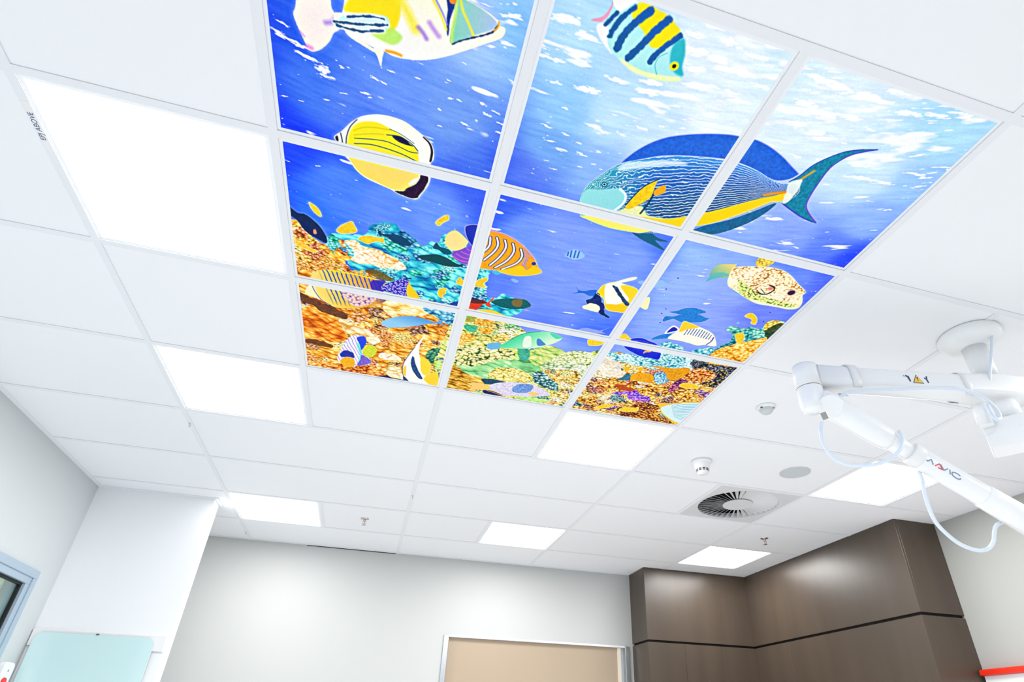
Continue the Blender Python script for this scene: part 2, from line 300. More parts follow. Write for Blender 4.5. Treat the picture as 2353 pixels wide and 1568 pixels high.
# ------------------------------------------------------------------ the backlit underwater picture (flat print, painted in mm)
SH = {'tr_body':[(161,243),(172,237),(179,234),(183,217),(189,188),(226,151),(304,117),(383,106),(430,123),(448,130),(484,139),(503,146),(514,152),(517,160),(529,161),(533,169),(526,187),(492,211),(449,241),(405,269),(362,289),(323,298),(294,300),(270,294),(252,294),(223,286),(200,282),(187,277),(183,271),(172,273),(164,268)],
'tr_tail':[(163,243),(157,231),(149,211),(92,223),(80,254),(75,268),(79,286),(87,306),(99,333),(108,345),(122,340),(136,328),(151,308),(160,287),(172,275),(165,265)],
'tr_spike':[(249,293),(271,294),(269,312),(267,334),(259,315)],
'tr_anal':[(187,276),(200,273),(229,287),(258,300),(255,305),(223,295),(197,285)],
'tr_yel':[(183,223),(216,180),(290,158),(303,186),(298,227),(279,251),(272,218),(200,229)],
'tr_grn':[(234,256),(273,235),(301,241),(311,253),(292,274),(257,269)],
'tr_cy':[(183,239),(227,222),(272,215),(281,230),(268,250),(217,267),(166,267)],
'tr_s1':[(190,240),(219,231),(244,224),(268,222)],
'tr_s2':[(162,260),(194,254),(228,246),(256,239),(277,232)],
'tr_s3':[(168,266),(194,266),(223,263),(251,254),(268,248)],
'tr_band':[(397,136),(414,131),(415,152),(410,181),(411,207),(409,217),(403,189),(402,161)],
'tr_face':[(414,131),(442,130),(484,141),(510,155),(505,173),(466,199),(423,230),(415,215),(417,168)],
'tr_f1':[(426,132),(434,152),(450,175),(466,199)],
'tr_f2':[(418,135),(420,167),(418,196),(420,228)],
'tr_mouth':[(422,232),(445,215),(477,197),(506,178),(514,160)],
'tr_lip':[(509,174),(515,164),(515,154)],
'tr_y1':[(369,150),(386,172),(405,203)],
'tr_y2':[(375,148),(393,172),(405,192)],
'tr_y3':[(296,166),(318,193),(338,224)],
'tr_p1':[(344,217),(355,226),(364,237)],
'tr_p2':[(367,200),(380,214),(390,223)],
'tr_or':[(278,292),(296,291),(311,293)],
'tr_p3':[(144,268),(157,262),(167,250)],
'tr_p4':[(102,335),(110,337)],
'tr_p5':[(87,305),(95,313)],
'tr_eye':[(410,138)],
'bf_out':[(156,569),(161,559),(174,545),(188,525),(201,507),(223,485),(249,471),(277,463),(310,462),(337,467),(365,482),(386,495),(405,510),(415,532),(418,558),(412,575),(416,589),(417,617),(414,651),(399,690),(388,713),(368,717),(333,710),(310,700),(273,690),(237,678),(212,658),(198,635),(184,620),(174,582),(162,579)],
'bf_yel':[(189,573),(197,534),(214,507),(240,493),(266,489),(299,498),(327,510),(352,527),(370,542),(378,566),(381,596),(384,632),(367,670),(347,691),(314,697),(273,685),(237,673),(215,657),(198,631),(186,608)],
'bf_pale':[(187,625),(236,628),(306,628),(384,627),(367,670),(347,694),(314,698),(273,686),(237,674),(215,658),(198,632)],
'bf_l1':[(206,531),(233,513),(266,505),(299,502)],
'bf_l2':[(290,519),(320,514),(344,521),(362,532),(374,545)],
'bf_l3':[(208,555),(251,545),(288,540),(319,545),(354,554),(375,551)],
'bf_l4':[(208,572),(251,562),(296,563),(338,569),(377,581)],
'bf_l5':[(207,545),(250,528),(283,520)],
'bf_l8':[(296,499),(326,506),(362,524)],
'bf_blob':[(304,519),(320,513),(337,517),(352,529),(361,534),(342,535),(321,531)],
'bf_l6':[(172,549),(175,565),(177,582)],
'bf_l7':[(214,495),(197,522),(188,553),(186,578)],
'bf_nose':[(158,567),(164,560),(167,576),(161,578)],
'bf_rim':[(386,497),(402,511),(411,534),(411,568)],
'bf_dark':[(390,620),(410,621),(410,652),(396,691),(386,711),(360,715),(322,704),(347,694),(354,682),(374,663),(387,640)],
'bf_eye':[(363,664),(373,649),(381,640)],
'sm_body':[(746,48),(762,59),(769,50),(789,28),(805,25),(828,27),(860,31),(887,41),(910,55),(928,74),(940,97),(947,121),(961,144),(959,158),(942,165),(912,171),(872,172),(838,168),(809,156),(780,142),(762,125),(755,106),(752,90),(735,84),(742,72)],
'sm_tail':[(740,37),(752,52),(770,53),(785,29),(788,19),(763,10),(739,21)],
'sm_tail2':[(708,89),(735,85),(746,64),(740,38),(739,56),(731,74)],
'sm_fin':[(725,101),(736,87),(753,93),(760,119),(782,145),(752,128)],
'sm_1':[(758,59),(750,75),(744,88)],
'sm_2':[(791,37),(774,62),(765,85),(761,108)],
'sm_3':[(827,33),(807,62),(791,95),(787,129)],
'sm_4':[(871,39),(853,72),(836,110),(821,142)],
'sm_5':[(912,63),(895,88),(878,116),(873,136)],
'sm_yel':[(790,31),(806,26),(828,27),(860,31),(887,41),(910,55),(890,93),(863,102),(825,78),(793,63)],
'sm_head':[(923,65),(942,96),(949,124),(962,144),(939,143),(917,123),(907,88)],
'sm_belly':[(798,148),(833,156),(867,161),(921,156),(955,150),(959,159),(912,172),(872,172),(838,169)],
'sm_eye':[(931,129)],
'sm_gill':[(902,106),(888,120),(887,140),(900,159)],
'su_dorsal':[(918,418),(933,379),(961,340),(996,309),(1038,287),(1091,267),(1146,252),(1184,247),(1229,244),(1276,252),(1327,269),(1364,286),(1393,299),(1400,305),(1387,325),(1361,339),(1332,340),(1284,328),(1236,321),(1187,320),(1135,329),(1073,343),(1013,362),(969,386)],
'su_body':[(853,584),(848,549),(853,515),(872,478),(895,441),(921,414),(969,386),(1013,363),(1073,344),(1136,330),(1188,323),(1236,322),(1284,328),(1332,340),(1370,345),(1397,339),(1425,336),(1441,357),(1434,383),(1411,402),(1385,410),(1355,444),(1315,488),(1264,537),(1204,573),(1180,597),(1123,622),(1072,638),(1028,645),(977,648),(929,643),(891,635),(871,629)],
'su_top':[(835,602),(849,573),(853,515),(872,478),(895,441),(921,414),(969,386),(1013,363),(1073,344),(1136,330),(1188,323),(1236,322),(1284,328),(1332,340),(1370,345),(1397,339),(1442,331)],
'su_bot':[(848,642),(893,628),(965,618),(1054,597),(1126,574),(1187,542),(1245,504),(1300,465),(1350,421),(1385,395),(1421,372),(1456,349)],
'su_belly':[(1046,580),(1121,564),(1182,532),(1240,494),(1293,453),(1345,412),(1381,389),(1411,366),(1431,378),(1411,402),(1387,413),(1357,447),(1316,491),(1264,537),(1204,573),(1180,597),(1117,610)],
'su_low':[(871,629),(920,619),(988,611),(1058,595),(1114,604),(1077,637),(1028,645),(977,648),(929,643),(891,635)],
'su_head':[(853,584),(854,532),(893,520),(942,499),(969,517),(978,551),(962,584),(916,608),(876,608)],
'su_chest':[(962,584),(995,555),(1033,539),(1066,567),(1121,564),(1114,604),(1023,633),(927,637),(880,619)],
'su_anal':[(1221,584),(1246,553),(1302,512),(1352,464),(1385,426),(1399,412),(1405,416),(1396,450),(1373,496),(1339,537),(1300,571),(1259,586)],
'su_pec':[(986,551),(993,516),(1009,475),(1035,438),(1039,466),(1044,499),(1025,533),(998,563)],
'su_pl':[(985,550),(1005,478),(1037,436)],
'su_pl2':[(1045,470),(1047,516),(1040,566)],
'su_or':[(1043,476),(1060,450),(1072,458),(1073,476),(1053,491)],
'su_eye':[(898,498)],
'su_cheek':[(947,499),(971,516),(976,545),(960,581)],
'su_gl':[(925,413),(972,393),(1019,375),(1069,363),(1090,367),(1035,389),(977,415),(918,442)],
'su_tail':[(1392,333),(1407,306),(1419,268),(1443,234),(1475,204),(1514,184),(1547,174),(1549,176),(1522,192),(1494,212),(1475,245),(1469,274),(1474,317),(1480,355),(1488,387),(1501,404),(1531,423),(1564,441),(1545,441),(1501,432),(1452,416),(1420,405),(1433,390),(1428,358),(1427,332),(1422,317),(1404,333)],
'su_tline':[(1549,175),(1520,190),(1493,211),(1474,243),(1469,273),(1473,316),(1479,354),(1488,385),(1502,403),(1533,424),(1563,440)],
'su_tline2':[(1392,333),(1407,306),(1419,268),(1443,234),(1475,204),(1515,185)],
'su_tline3':[(1421,406),(1461,420),(1508,434),(1551,440)],
'su_tor':[(1417,319),(1426,300),(1435,282)],
'su_ped':[(1353,395),(1379,380),(1403,369)],
'su_pw':[(1394,336),(1416,317),(1424,320),(1434,349),(1435,376),(1433,397),(1420,405),(1404,365)],
'su_pelv':[(1048,646),(1072,642),(1083,630),(1106,629),(1133,641),(1173,646),(1149,653),(1131,655),(1179,686),(1132,676),(1088,664)],
'rg_body':[(623,771),(658,771),(696,782),(731,801),(760,824),(789,854),(807,884),(824,899),(825,911),(808,925),(783,938),(750,950),(716,952),(680,947),(645,948),(625,952),(603,944),(589,923),(587,837),(600,783)],
'rg_w0':[(605,813),(605,845),(597,871)],
'rg_w1':[(627,799),(631,837),(618,870),(599,900)],
'rg_w2':[(647,795),(657,824),(651,859),(627,908)],
'rg_w3':[(674,798),(684,829),(674,876),(651,926)],
'rg_w4':[(702,805),(713,839),(701,887),(670,933)],
'rg_w5':[(732,821),(744,854),(733,892),(694,933)],
'rg_w6':[(756,828),(764,847),(763,882),(778,919)],
'rg_w7':[(745,824),(756,850),(756,895)],
'rg_belly':[(680,947),(694,935),(728,916),(751,896),(776,911),(793,885),(824,901),(825,911),(808,925),(783,939),(750,950),(709,952)],
'rg_eye':[(790,874)],
'rg_rim':[(623,773),(659,773),(697,784),(731,803),(761,827),(787,855)],
'rg_fin':[(664,955),(679,945),(695,956),(680,966)],
'sg_body':[(882,805),(881,786),(897,770),(917,770),(940,786),(935,802),(915,815),(894,813)],
'sg_tail':[(884,804),(857,789),(875,802),(880,815)],
'sg_1':[(884,787),(886,803)],
'sg_2':[(892,778),(897,807)],
'sg_3':[(905,774),(909,806)],
'sg_4':[(917,774),(920,803)],
'bn_body':[(1044,953),(1044,942),(1049,907),(1070,884),(1088,873),(1115,848),(1141,831),(1145,841),(1126,858),(1105,874),(1128,879),(1160,883),(1182,898),(1204,931),(1209,977),(1196,1020),(1151,1028),(1120,1030),(1098,1013),(1078,972)],
'bn_tail':[(1207,972),(1218,927),(1230,914),(1242,936),(1251,982),(1221,976)],
'bn_w':[(1058,901),(1077,883),(1115,849),(1141,832),(1145,840),(1126,858),(1105,874),(1125,880),(1111,893),(1163,944),(1163,962),(1135,989),(1112,1009),(1079,965)],
'bn_y2':[(1094,1002),(1135,989),(1181,986),(1204,1003),(1196,1020),(1151,1028),(1120,1030)],
'bn_blk':[(1081,897),(1098,897),(1123,922),(1155,953),(1180,974),(1169,984),(1136,953),(1105,923)],
'bn_face':[(1025,995),(1040,984),(1039,949),(1057,955),(1084,987),(1099,1006),(1103,1036),(1136,1066),(1117,1063),(1089,1053),(1070,1022),(1042,1019)],
'bn_sn':[(1019,1038),(1031,1022),(1046,1009),(1080,1019),(1085,1051),(1057,1051),(1029,1048)],
'bb':[(961,941),(977,955),(999,954),(1018,942),(1038,936),(1041,966),(1021,973),(996,966),(963,979),(977,964)],
'wr':[(693,1114),(718,1091),(758,1074),(794,1066),(817,1068),(838,1091),(824,1111),(794,1127),(750,1135),(718,1129)],
'wr_b':[(767,1081),(798,1068),(804,1108),(775,1111)],
'wr_t':[(677,1137),(688,1109),(699,1082),(698,1103),(690,1120),(701,1147),(692,1147)],
'rd':[(610,1189),(609,1141),(652,1115),(680,1124),(665,1144),(646,1184)],
'rd_d':[(609,1141),(623,1115),(652,1115),(680,1124),(646,1141)],
'yb':[(656,1175),(695,1162),(734,1168),(777,1189),(736,1212),(677,1205)],
'gh':[(1044,1185),(1072,1159),(1112,1156),(1136,1155),(1162,1126),(1142,1160),(1162,1167),(1128,1177),(1089,1185)],
'teal2':[(603,1197),(603,1061),(595,956),(620,961),(645,982),(642,1021),(623,1055),(646,1064),(658,1089),(684,1087),(705,1086),(719,1064),(747,1055),(772,1070),(805,1095),(813,1142),(790,1175),(765,1202),(696,1205)],
'pale1':[(734,972),(744,967),(763,974),(756,986),(742,981)],
'orange':[(-7,909),(20,910),(39,909),(60,933),(93,975),(124,989),(129,963),(150,959),(179,963),(201,1001),(198,1036),(186,1075),(201,1095),(248,1089),(295,1096),(345,1131),(386,1092),(396,1108),(419,1146),(439,1181),(451,1212),(455,1254),(-2,1289),(-20,1049)],
'teal':[(117,983),(129,947),(144,932),(165,920),(201,914),(237,908),(261,884),(261,869),(281,852),(306,842),(334,843),(364,857),(392,880),(413,906),(431,905),(448,886),(470,882),(474,854),(490,833),(512,858),(566,863),(617,852),(650,976),(678,1139),(625,1214),(410,1226),(201,1095)],
'white':[(179,963),(208,949),(234,962),(275,966),(305,973),(344,990),(372,1010),(383,1030),(367,1048),(336,1046),(297,1052),(258,1046),(232,1049),(201,1041),(209,1004),(197,980)],
'yelp':[(385,1098),(414,1128),(441,1180),(398,1187)],
'brn':[(248,1080),(278,1067),(318,1082),(343,1105),(312,1116),(272,1103)],
'dk':[(14,854),(24,863),(43,878),(63,877),(86,894),(106,918),(119,945),(125,964),(123,987),(103,979),(75,964),(55,944),(40,914),(24,899),(11,893)],
'dk_f':[(84,941),(91,933),(94,951),(86,956)],
'y1':[(78,825),(86,827),(99,837),(108,853),(111,869),(104,871),(91,858),(82,842)],
'y2':[(156,920),(166,897),(180,882),(201,865),(208,876),(217,898),(208,912),(187,921),(169,927)],
'y3':[(221,937),(233,920),(255,910),(280,910),(298,907),(301,928),(284,927),(263,940),(252,949),(234,943)],
'y4':[(453,791),(460,774),(475,754),(486,751),(488,767),(475,781),(463,799)],
'y5':[(556,1050),(563,1017),(578,1030),(615,1031),(631,1007),(653,991),(657,1005),(647,1027),(662,1039),(634,1048),(597,1050),(574,1057)],
'y6':[(504,1139),(502,1106),(517,1092),(529,1091),(524,1113),(529,1118),(518,1135),(529,1149)],
'y7':[(25,1007),(41,1007),(65,1022),(90,1033),(82,1044),(57,1035),(32,1027)],
'g1':[(282,873),(294,887),(312,887),(344,879),(374,891),(389,913),(365,921),(335,917),(312,900),(294,895),(285,895)],
'g2':[(414,956),(435,943),(472,929),(507,935),(537,951),(566,957),(544,970),(505,976),(466,971),(430,968)],
'g3':[(457,903),(465,875),(479,890),(506,893),(520,911),(498,921),(477,907)],
'g4':[(549,1174),(579,1146),(611,1132),(610,1175),(576,1179)],
'rg_tail':[(490,860),(493,827),(512,805),(531,810),(557,833),(563,845),(552,875),(525,895),(503,888)],
'rg_df':[(543,780),(557,766),(581,760),(605,770),(623,823),(587,856),(566,841),(549,809)],
'rg_pf':[(520,916),(532,890),(559,868),(586,848),(624,844),(643,942),(580,947),(548,942)],
'rg_pl1':[(525,921),(554,934),(594,933)],
'rg_pl2':[(534,906),(559,918),(591,917)],
'rg_pl3':[(547,891),(568,898),(595,898)],
'rg_pl4':[(563,872),(576,879),(603,876)],
'ps':[(1159,855),(1166,842),(1185,841),(1212,843),(1230,818),(1261,828),(1277,790),(1267,831),(1258,845),(1242,858),(1220,860),(1182,861)],
'pf_tail':[(1380,779),(1382,757),(1371,729),(1375,697),(1397,683),(1429,674),(1433,668),(1437,687),(1449,719),(1445,737),(1414,749),(1394,761)],
'pf_tl':[(1380,779),(1394,761),(1412,747),(1439,728),(1415,720),(1386,734),(1381,752)],
'pf_body':[(1442,732),(1433,693),(1457,676),(1494,664),(1526,654),(1561,650),(1602,652),(1644,668),(1685,692),(1737,720),(1740,741),(1763,774),(1769,805),(1743,821),(1702,823),(1661,825),(1614,828),(1564,815),(1516,796),(1469,777),(1451,756)],
'pf_grn':[(1482,735),(1535,756),(1592,783),(1658,790),(1722,793),(1756,794),(1742,820),(1701,822),(1661,824),(1613,827),(1564,814),(1517,790)],
'pf_low':[(1573,815),(1604,813),(1655,815),(1696,815),(1736,811),(1760,799),(1743,821),(1702,823),(1661,825),(1614,828)],
'pf_dor':[(1499,657),(1487,641),(1487,624),(1481,604),(1507,615),(1534,616),(1547,629),(1538,645),(1521,658)],
'pf_bf':[(1481,784),(1502,767),(1529,803),(1506,799)],
'pf_eye':[(1694,740)],
'pf_gill':[(1611,743)],
'pf_k1':[(1548,783),(1568,796)],
'pf_k2':[(1557,771),(1585,791)],
'pf_k3':[(1573,766),(1599,780)],
'pf_k4':[(1582,755),(1609,772)],
'pf_k5':[(1579,775),(1612,776),(1627,751),(1620,734),(1600,730)],
'bp1':[(1337,969),(1361,955),(1378,934),(1412,920),(1445,922),(1465,928),(1455,940),(1420,958),(1385,969)],
'bp2':[(1334,998),(1365,987),(1396,959),(1439,948),(1478,958),(1495,959),(1483,982),(1454,998),(1406,1010),(1369,1003),(1340,1028)],
'bp3':[(1347,1149),(1357,1124),(1383,1098),(1414,1092),(1406,1119),(1375,1136)],
'cv_body':[(1404,1116),(1421,1055),(1413,1005),(1446,1007),(1485,1017),(1526,1028),(1561,1044),(1590,1076),(1610,1107),(1593,1115),(1567,1116),(1538,1129),(1500,1124),(1454,1121),(1425,1123)],
'cv_y':[(1424,1061),(1414,1006),(1446,1007),(1485,1017),(1472,1032),(1450,1046),(1435,1067)],
'cv_tail':[(1378,1097),(1387,1039),(1424,1058),(1402,1085)],
'cv_tb':[(1384,1088),(1392,1048),(1417,1060),(1399,1079)],
'cv_f':[(1573,1061),(1577,1088),(1570,1115)],
'cv_top':[(1431,1076),(1450,1046),(1472,1032),(1501,1029),(1541,1040),(1567,1055)],
'cv_bot':[(1446,1088),(1473,1073),(1519,1078),(1555,1081),(1574,1082)],
'y8':[(1615,907),(1619,887),(1640,887),(1667,909),(1678,938),(1658,935),(1650,915)],
'y9':[(1641,1018),(1654,1003),(1667,1002),(1689,1030),(1691,1069),(1668,1051)],
'cr':[(1616,1171),(1620,1132),(1636,1083),(1634,1034),(1598,1011),(1595,985),(1635,979),(1667,962),(1699,945),(1706,916),(1727,896),(1777,893),(1826,877),(1826,999),(1811,1185),(1599,1223)],
'cr_o':[(1599,1223),(1616,1171),(1647,1108),(1670,1072),(1715,1036),(1795,988),(1829,1140),(1780,1212)],
'cr_y':[(1708,919),(1728,897),(1777,893),(1775,927),(1761,971),(1725,956)],
'cr_d':[(1736,959),(1756,913),(1799,899),(1789,1011),(1762,999)],
'tl3':[(1387,1179),(1400,1153),(1427,1137),(1466,1153),(1495,1165),(1474,1202),(1414,1199)],
'tl4':[(1543,1180),(1556,1146),(1594,1133),(1620,1139),(1627,1191),(1577,1199)],
'd1':[(1316,957)],
'd2':[(1313,986)],
'd3':[(1332,1038)],
'd4':[(1268,856)],
'd5':[(1612,950)],
'd6':[(1594,979)],
'd7':[(1689,858)],
'd8':[(1697,912)],
'd9':[(1328,1085)],
'd10':[(1342,1057)],
'd11':[(1281,792)],
'db':[(1264,1225),(1269,1198),(1274,1167),(1310,1153),(1344,1162),(1384,1174),(1421,1217),(1437,1269),(1402,1271),(1363,1272),(1318,1257),(1284,1241)],
'db_f':[(1357,1250),(1357,1227),(1377,1219),(1382,1230),(1365,1238)],
'db_l':[(1286,1175),(1324,1169),(1369,1179)],
'y10':[(1221,1183),(1231,1147),(1258,1163),(1278,1184),(1249,1199)],
'r2c2':[(1215,1315),(1219,1289),(1262,1269),(1314,1270),(1364,1266),(1428,1245),(1460,1210),(1561,1201),(1769,1187),(1833,1351),(1843,1573),(1839,1797),(1691,1848),(1228,1829),(1194,1775)],
'pw':[(1219,1289),(1264,1275),(1314,1270),(1366,1271),(1435,1267),(1430,1220),(1572,1209),(1609,1291),(1521,1333),(1416,1342),(1308,1339),(1238,1338)],
'ww':[(1227,1311),(1273,1338),(1351,1415),(1358,1440),(1272,1462),(1217,1376)],
'dn':[(1575,1214),(1773,1205),(1808,1373),(1700,1388),(1718,1294),(1656,1275),(1609,1291)],
'sp1':[(1381,1439),(1383,1405),(1414,1385),(1453,1382),(1479,1406),(1484,1432),(1475,1453),(1430,1454),(1392,1452)],
'sp2':[(1419,1325),(1476,1316),(1528,1311),(1591,1290),(1604,1351),(1571,1396),(1536,1394),(1516,1361),(1466,1332)],
'sp3':[(1329,1383),(1329,1364),(1344,1365),(1353,1385),(1341,1392)],
'sp4':[(1385,1365),(1388,1350),(1403,1352),(1409,1370),(1395,1375)],
'rb':[(1340,1515),(1370,1505),(1410,1520),(1442,1531),(1426,1548),(1388,1549),(1361,1537)],
'pu':[(1359,1581),(1400,1560),(1445,1530),(1483,1554),(1538,1574),(1550,1608),(1502,1616),(1449,1611),(1422,1575),(1387,1601)],
'oc':[(1595,1361),(1618,1294),(1656,1275),(1703,1286),(1731,1316),(1697,1382),(1645,1400)],
'bd':[(1507,1646),(1597,1624),(1648,1704),(1731,1754),(1805,1800),(1490,1775),(1427,1779),(1493,1732)],
'dr':[(1581,1477),(1584,1399),(1601,1373),(1645,1400),(1618,1451),(1617,1495)],
'tl':[(1277,1349),(1409,1325),(1442,1359),(1343,1405)],
'tb':[(1466,1377),(1516,1361),(1548,1418),(1515,1450)],
'bt':[(1351,1415),(1375,1421),(1394,1455),(1329,1477),(1351,1442)],
'y11':[(1615,1430),(1620,1411),(1651,1397),(1700,1409),(1700,1431),(1666,1439),(1631,1439)],
'y12':[(1446,1723),(1467,1691),(1509,1685),(1523,1672),(1534,1710),(1502,1725),(1470,1735)],
'y13':[(1335,1760),(1350,1706),(1398,1687),(1406,1708),(1368,1733)],
'bx':[(1598,1608),(1656,1588),(1711,1554),(1783,1538),(1796,1621),(1800,1739),(1779,1773),(1727,1746),(1662,1700),(1623,1647)],
'bxi':[(1630,1633),(1661,1598),(1716,1564),(1780,1547),(1789,1624),(1793,1741),(1769,1754),(1720,1731),(1662,1691),(1635,1659)],
'bxt':[(1666,1624),(1708,1579),(1763,1560)],
'bxb':[(1698,1688),(1748,1704),(1791,1707)],
'r2c0':[(1,1197),(142,1195),(330,1192),(450,1223),(502,1218),(617,1208),(716,1808),(-41,1915)],
'bnd':[(6,1269),(58,1289),(98,1313),(139,1333),(186,1347),(183,1388),(149,1389),(104,1374),(64,1343),(23,1328)],
'bnd2':[(23,1569),(74,1564),(121,1582),(120,1612),(72,1604),(24,1597)],
'crm':[(152,1389),(195,1405),(253,1428),(300,1479),(310,1503),(286,1534),(225,1492),(171,1466)],
'ptop':[(318,1223),(388,1220),(473,1220),(475,1264),(393,1295),(336,1299)],
'tlr':[(456,1221),(502,1221),(589,1222),(588,1309),(550,1295),(507,1263),(477,1253)],
'dg':[(513,1495),(548,1472),(595,1468),(608,1580),(531,1599),(507,1557)],
'dkb':[(308,1779),(351,1758),(451,1780),(363,1795)],
'rdbot':[(59,1748),(227,1706),(391,1698),(328,1772),(162,1800),(32,1796)],
'pale2':[(314,1590),(360,1575),(401,1605),(380,1630),(331,1627)],
'pale3':[(341,1701),(396,1676),(422,1714),(423,1775),(378,1769)],
'lf':[(13,1403),(56,1331),(97,1347),(149,1389),(171,1455),(183,1528),(134,1561),(74,1564),(14,1566)],
'em':[(40,1271),(56,1222),(67,1172),(86,1136),(123,1117),(169,1110),(221,1106),(273,1110),(316,1117),(304,1151),(313,1179),(326,1221),(300,1253),(250,1288),(209,1311),(172,1322),(139,1324),(106,1306),(80,1291),(53,1286)],
'em_pur':[(168,1231),(222,1213),(271,1211),(290,1228),(264,1269),(223,1297),(195,1282)],
'em_blu':[(268,1132),(316,1117),(305,1153),(313,1179),(275,1183)],
'em_tail':[(304,1156),(329,1121),(388,1088),(398,1179),(357,1179),(329,1174),(307,1172)],
'em_ty':[(392,1114),(414,1129),(439,1177),(398,1179)],
'em_face':[(40,1271),(56,1222),(72,1221),(81,1258),(90,1297),(69,1285)],
'em_fl':[(67,1225),(76,1256),(96,1295),(128,1318)],
'em_top':[(64,1168),(86,1138),(123,1119),(169,1112),(221,1108),(273,1112),(316,1119)],
'em_bot':[(58,1289),(106,1310),(139,1326),(172,1325),(209,1313),(251,1290),(300,1255),(326,1223)],
'em_tbl':[(128,1119),(169,1116),(221,1114),(273,1118),(311,1123)],
'bl':[(312,1372),(327,1347),(352,1324),(394,1300),(437,1291),(475,1294),(511,1300),(530,1286),(564,1250),(537,1294),(562,1322),(530,1307),(498,1315),(456,1341),(414,1366),(370,1385),(338,1393),(320,1385)],
'bl_r':[(370,1386),(414,1370),(456,1344)],
'ea':[(144,1683),(161,1611),(183,1539),(204,1496),(237,1483),(258,1492),(260,1525),(247,1570),(251,1623),(274,1640),(283,1669),(272,1694),(227,1719),(211,1737),(182,1727),(159,1716)],
'ea_b':[(223,1504),(249,1484),(261,1508),(256,1550),(241,1590),(234,1545)],
'ea_y':[(247,1570),(271,1536),(293,1544),(305,1569),(295,1614),(274,1637),(248,1618)],
'ea_o':[(156,1704),(176,1666),(195,1660),(214,1672),(216,1723),(195,1744),(169,1735)],
'ea_m':[(157,1642),(182,1609),(210,1624),(214,1660),(195,1657),(172,1667),(160,1665)],
'ea_p':[(245,1625),(281,1657),(275,1687),(227,1716),(239,1664)],
'ea_t':[(234,1545),(245,1613),(243,1675),(227,1716),(236,1628),(222,1549)],
'b2':[(481,1403),(484,1407),(474,1456),(471,1491),(481,1566),(512,1574),(533,1618),(532,1671),(525,1700),(558,1662),(574,1691),(584,1785),(544,1777),(500,1785),(451,1787),(428,1746),(417,1689),(419,1630),(433,1569),(453,1497)],
'b2_y':[(485,1565),(512,1574),(533,1618),(532,1671),(523,1707),(500,1688),(489,1626)],
'b2_k':[(447,1577),(456,1574),(468,1627),(491,1691),(509,1739),(492,1738),(463,1687),(449,1633)],
'b2_y2':[(523,1707),(558,1662),(574,1691),(583,1779),(544,1777),(516,1744)],
'b2_d':[(425,1740),(455,1786),(431,1786)],
'b2_y3':[(418,1688),(430,1652),(434,1744)],
'b2_e':[(453,1497),(433,1569),(419,1630),(417,1689),(428,1746),(451,1783)],
'r2c1':[(590,1220),(706,1202),(765,1198),(820,1226),(859,1256),(883,1297),(964,1322),(1006,1319),(1046,1341),(1086,1318),(1133,1308),(1198,1328),(1217,1827),(597,1822)],
'cellc':[(620,1475),(653,1418),(713,1398),(779,1405),(825,1390),(855,1434),(796,1484),(710,1560),(619,1574)],
'grn':[(617,1588),(716,1558),(796,1484),(859,1464),(921,1443),(985,1479),(980,1533),(947,1544),(841,1533),(786,1597),(774,1642),(656,1640)],
'rid':[(608,1796),(617,1588),(688,1630),(771,1664),(745,1795)],
'wy':[(780,1606),(810,1550),(873,1523),(960,1553),(962,1600),(898,1628),(829,1637)],
'db1':[(768,1651),(840,1641),(868,1653),(804,1688),(773,1677)],
'db2':[(963,1539),(1010,1516),(1114,1599),(1095,1656),(1000,1608)],
'pt':[(1048,1347),(1086,1319),(1133,1310),(1177,1325),(1169,1380),(1136,1416),(1013,1432)],
'mix':[(985,1466),(1011,1426),(1085,1420),(1148,1400),(1175,1416),(1172,1510),(1100,1467),(1018,1520)],
'oy':[(1010,1490),(1100,1467),(1176,1502),(1191,1794),(1101,1792),(1115,1627),(1048,1551)],
'grn2':[(905,1382),(956,1330),(1008,1325),(1051,1346),(1016,1418),(985,1479),(921,1443)],
'tealv':[(858,1379),(901,1366),(916,1439),(884,1456)],
'tly':[(614,1222),(655,1218),(660,1247),(620,1260)],
'oran':[(658,1233),(704,1223),(729,1230),(716,1255),(676,1268),(661,1252)],
'oran2':[(620,1350),(665,1341),(681,1363),(649,1396),(626,1427)],
'oran3':[(681,1292),(702,1277),(733,1275),(733,1307),(698,1319)],
'tq':[(622,1285),(669,1280),(672,1311),(643,1321)],
'pa':[(778,1383),(795,1360),(813,1326),(841,1283),(871,1254),(914,1235),(953,1228),(983,1234),(1008,1248),(1004,1269),(986,1297),(963,1319),(934,1343),(894,1365),(845,1378),(802,1389)],
'pa_t':[(735,1379),(778,1357),(791,1384),(779,1405),(742,1415)],
'pa_f':[(916,1292),(923,1281),(945,1299),(959,1315),(930,1330)],
'pa_b':[(814,1328),(841,1284),(872,1256),(914,1236)],
'pa_y':[(865,1292),(887,1279),(904,1341),(875,1356)],
'pa_h':[(953,1230),(983,1234),(1008,1248),(989,1263),(965,1248)],
'go':[(721,1708),(748,1696),(798,1697),(835,1667),(887,1643),(941,1631),(1000,1633),(1050,1656),(1088,1692),(1080,1709),(1033,1729),(983,1750),(928,1757),(894,1768),(836,1739),(810,1736),(766,1751),(731,1759),(731,1730)],
'go_t':[(721,1708),(748,1696),(803,1699),(809,1733),(766,1751),(731,1759),(731,1730)],
'go_b':[(910,1681),(937,1643),(991,1640),(998,1681),(957,1724),(923,1721)],
'go_r':[(801,1747),(844,1758),(888,1777)],
'go_y':[(988,1714),(1008,1692),(1041,1704),(1018,1727)],
'go_n':[(787,1748),(837,1746),(881,1776),(800,1777)],
'y14':[(1111,1228),(1139,1225),(1176,1226),(1168,1249),(1142,1260),(1124,1261)]}
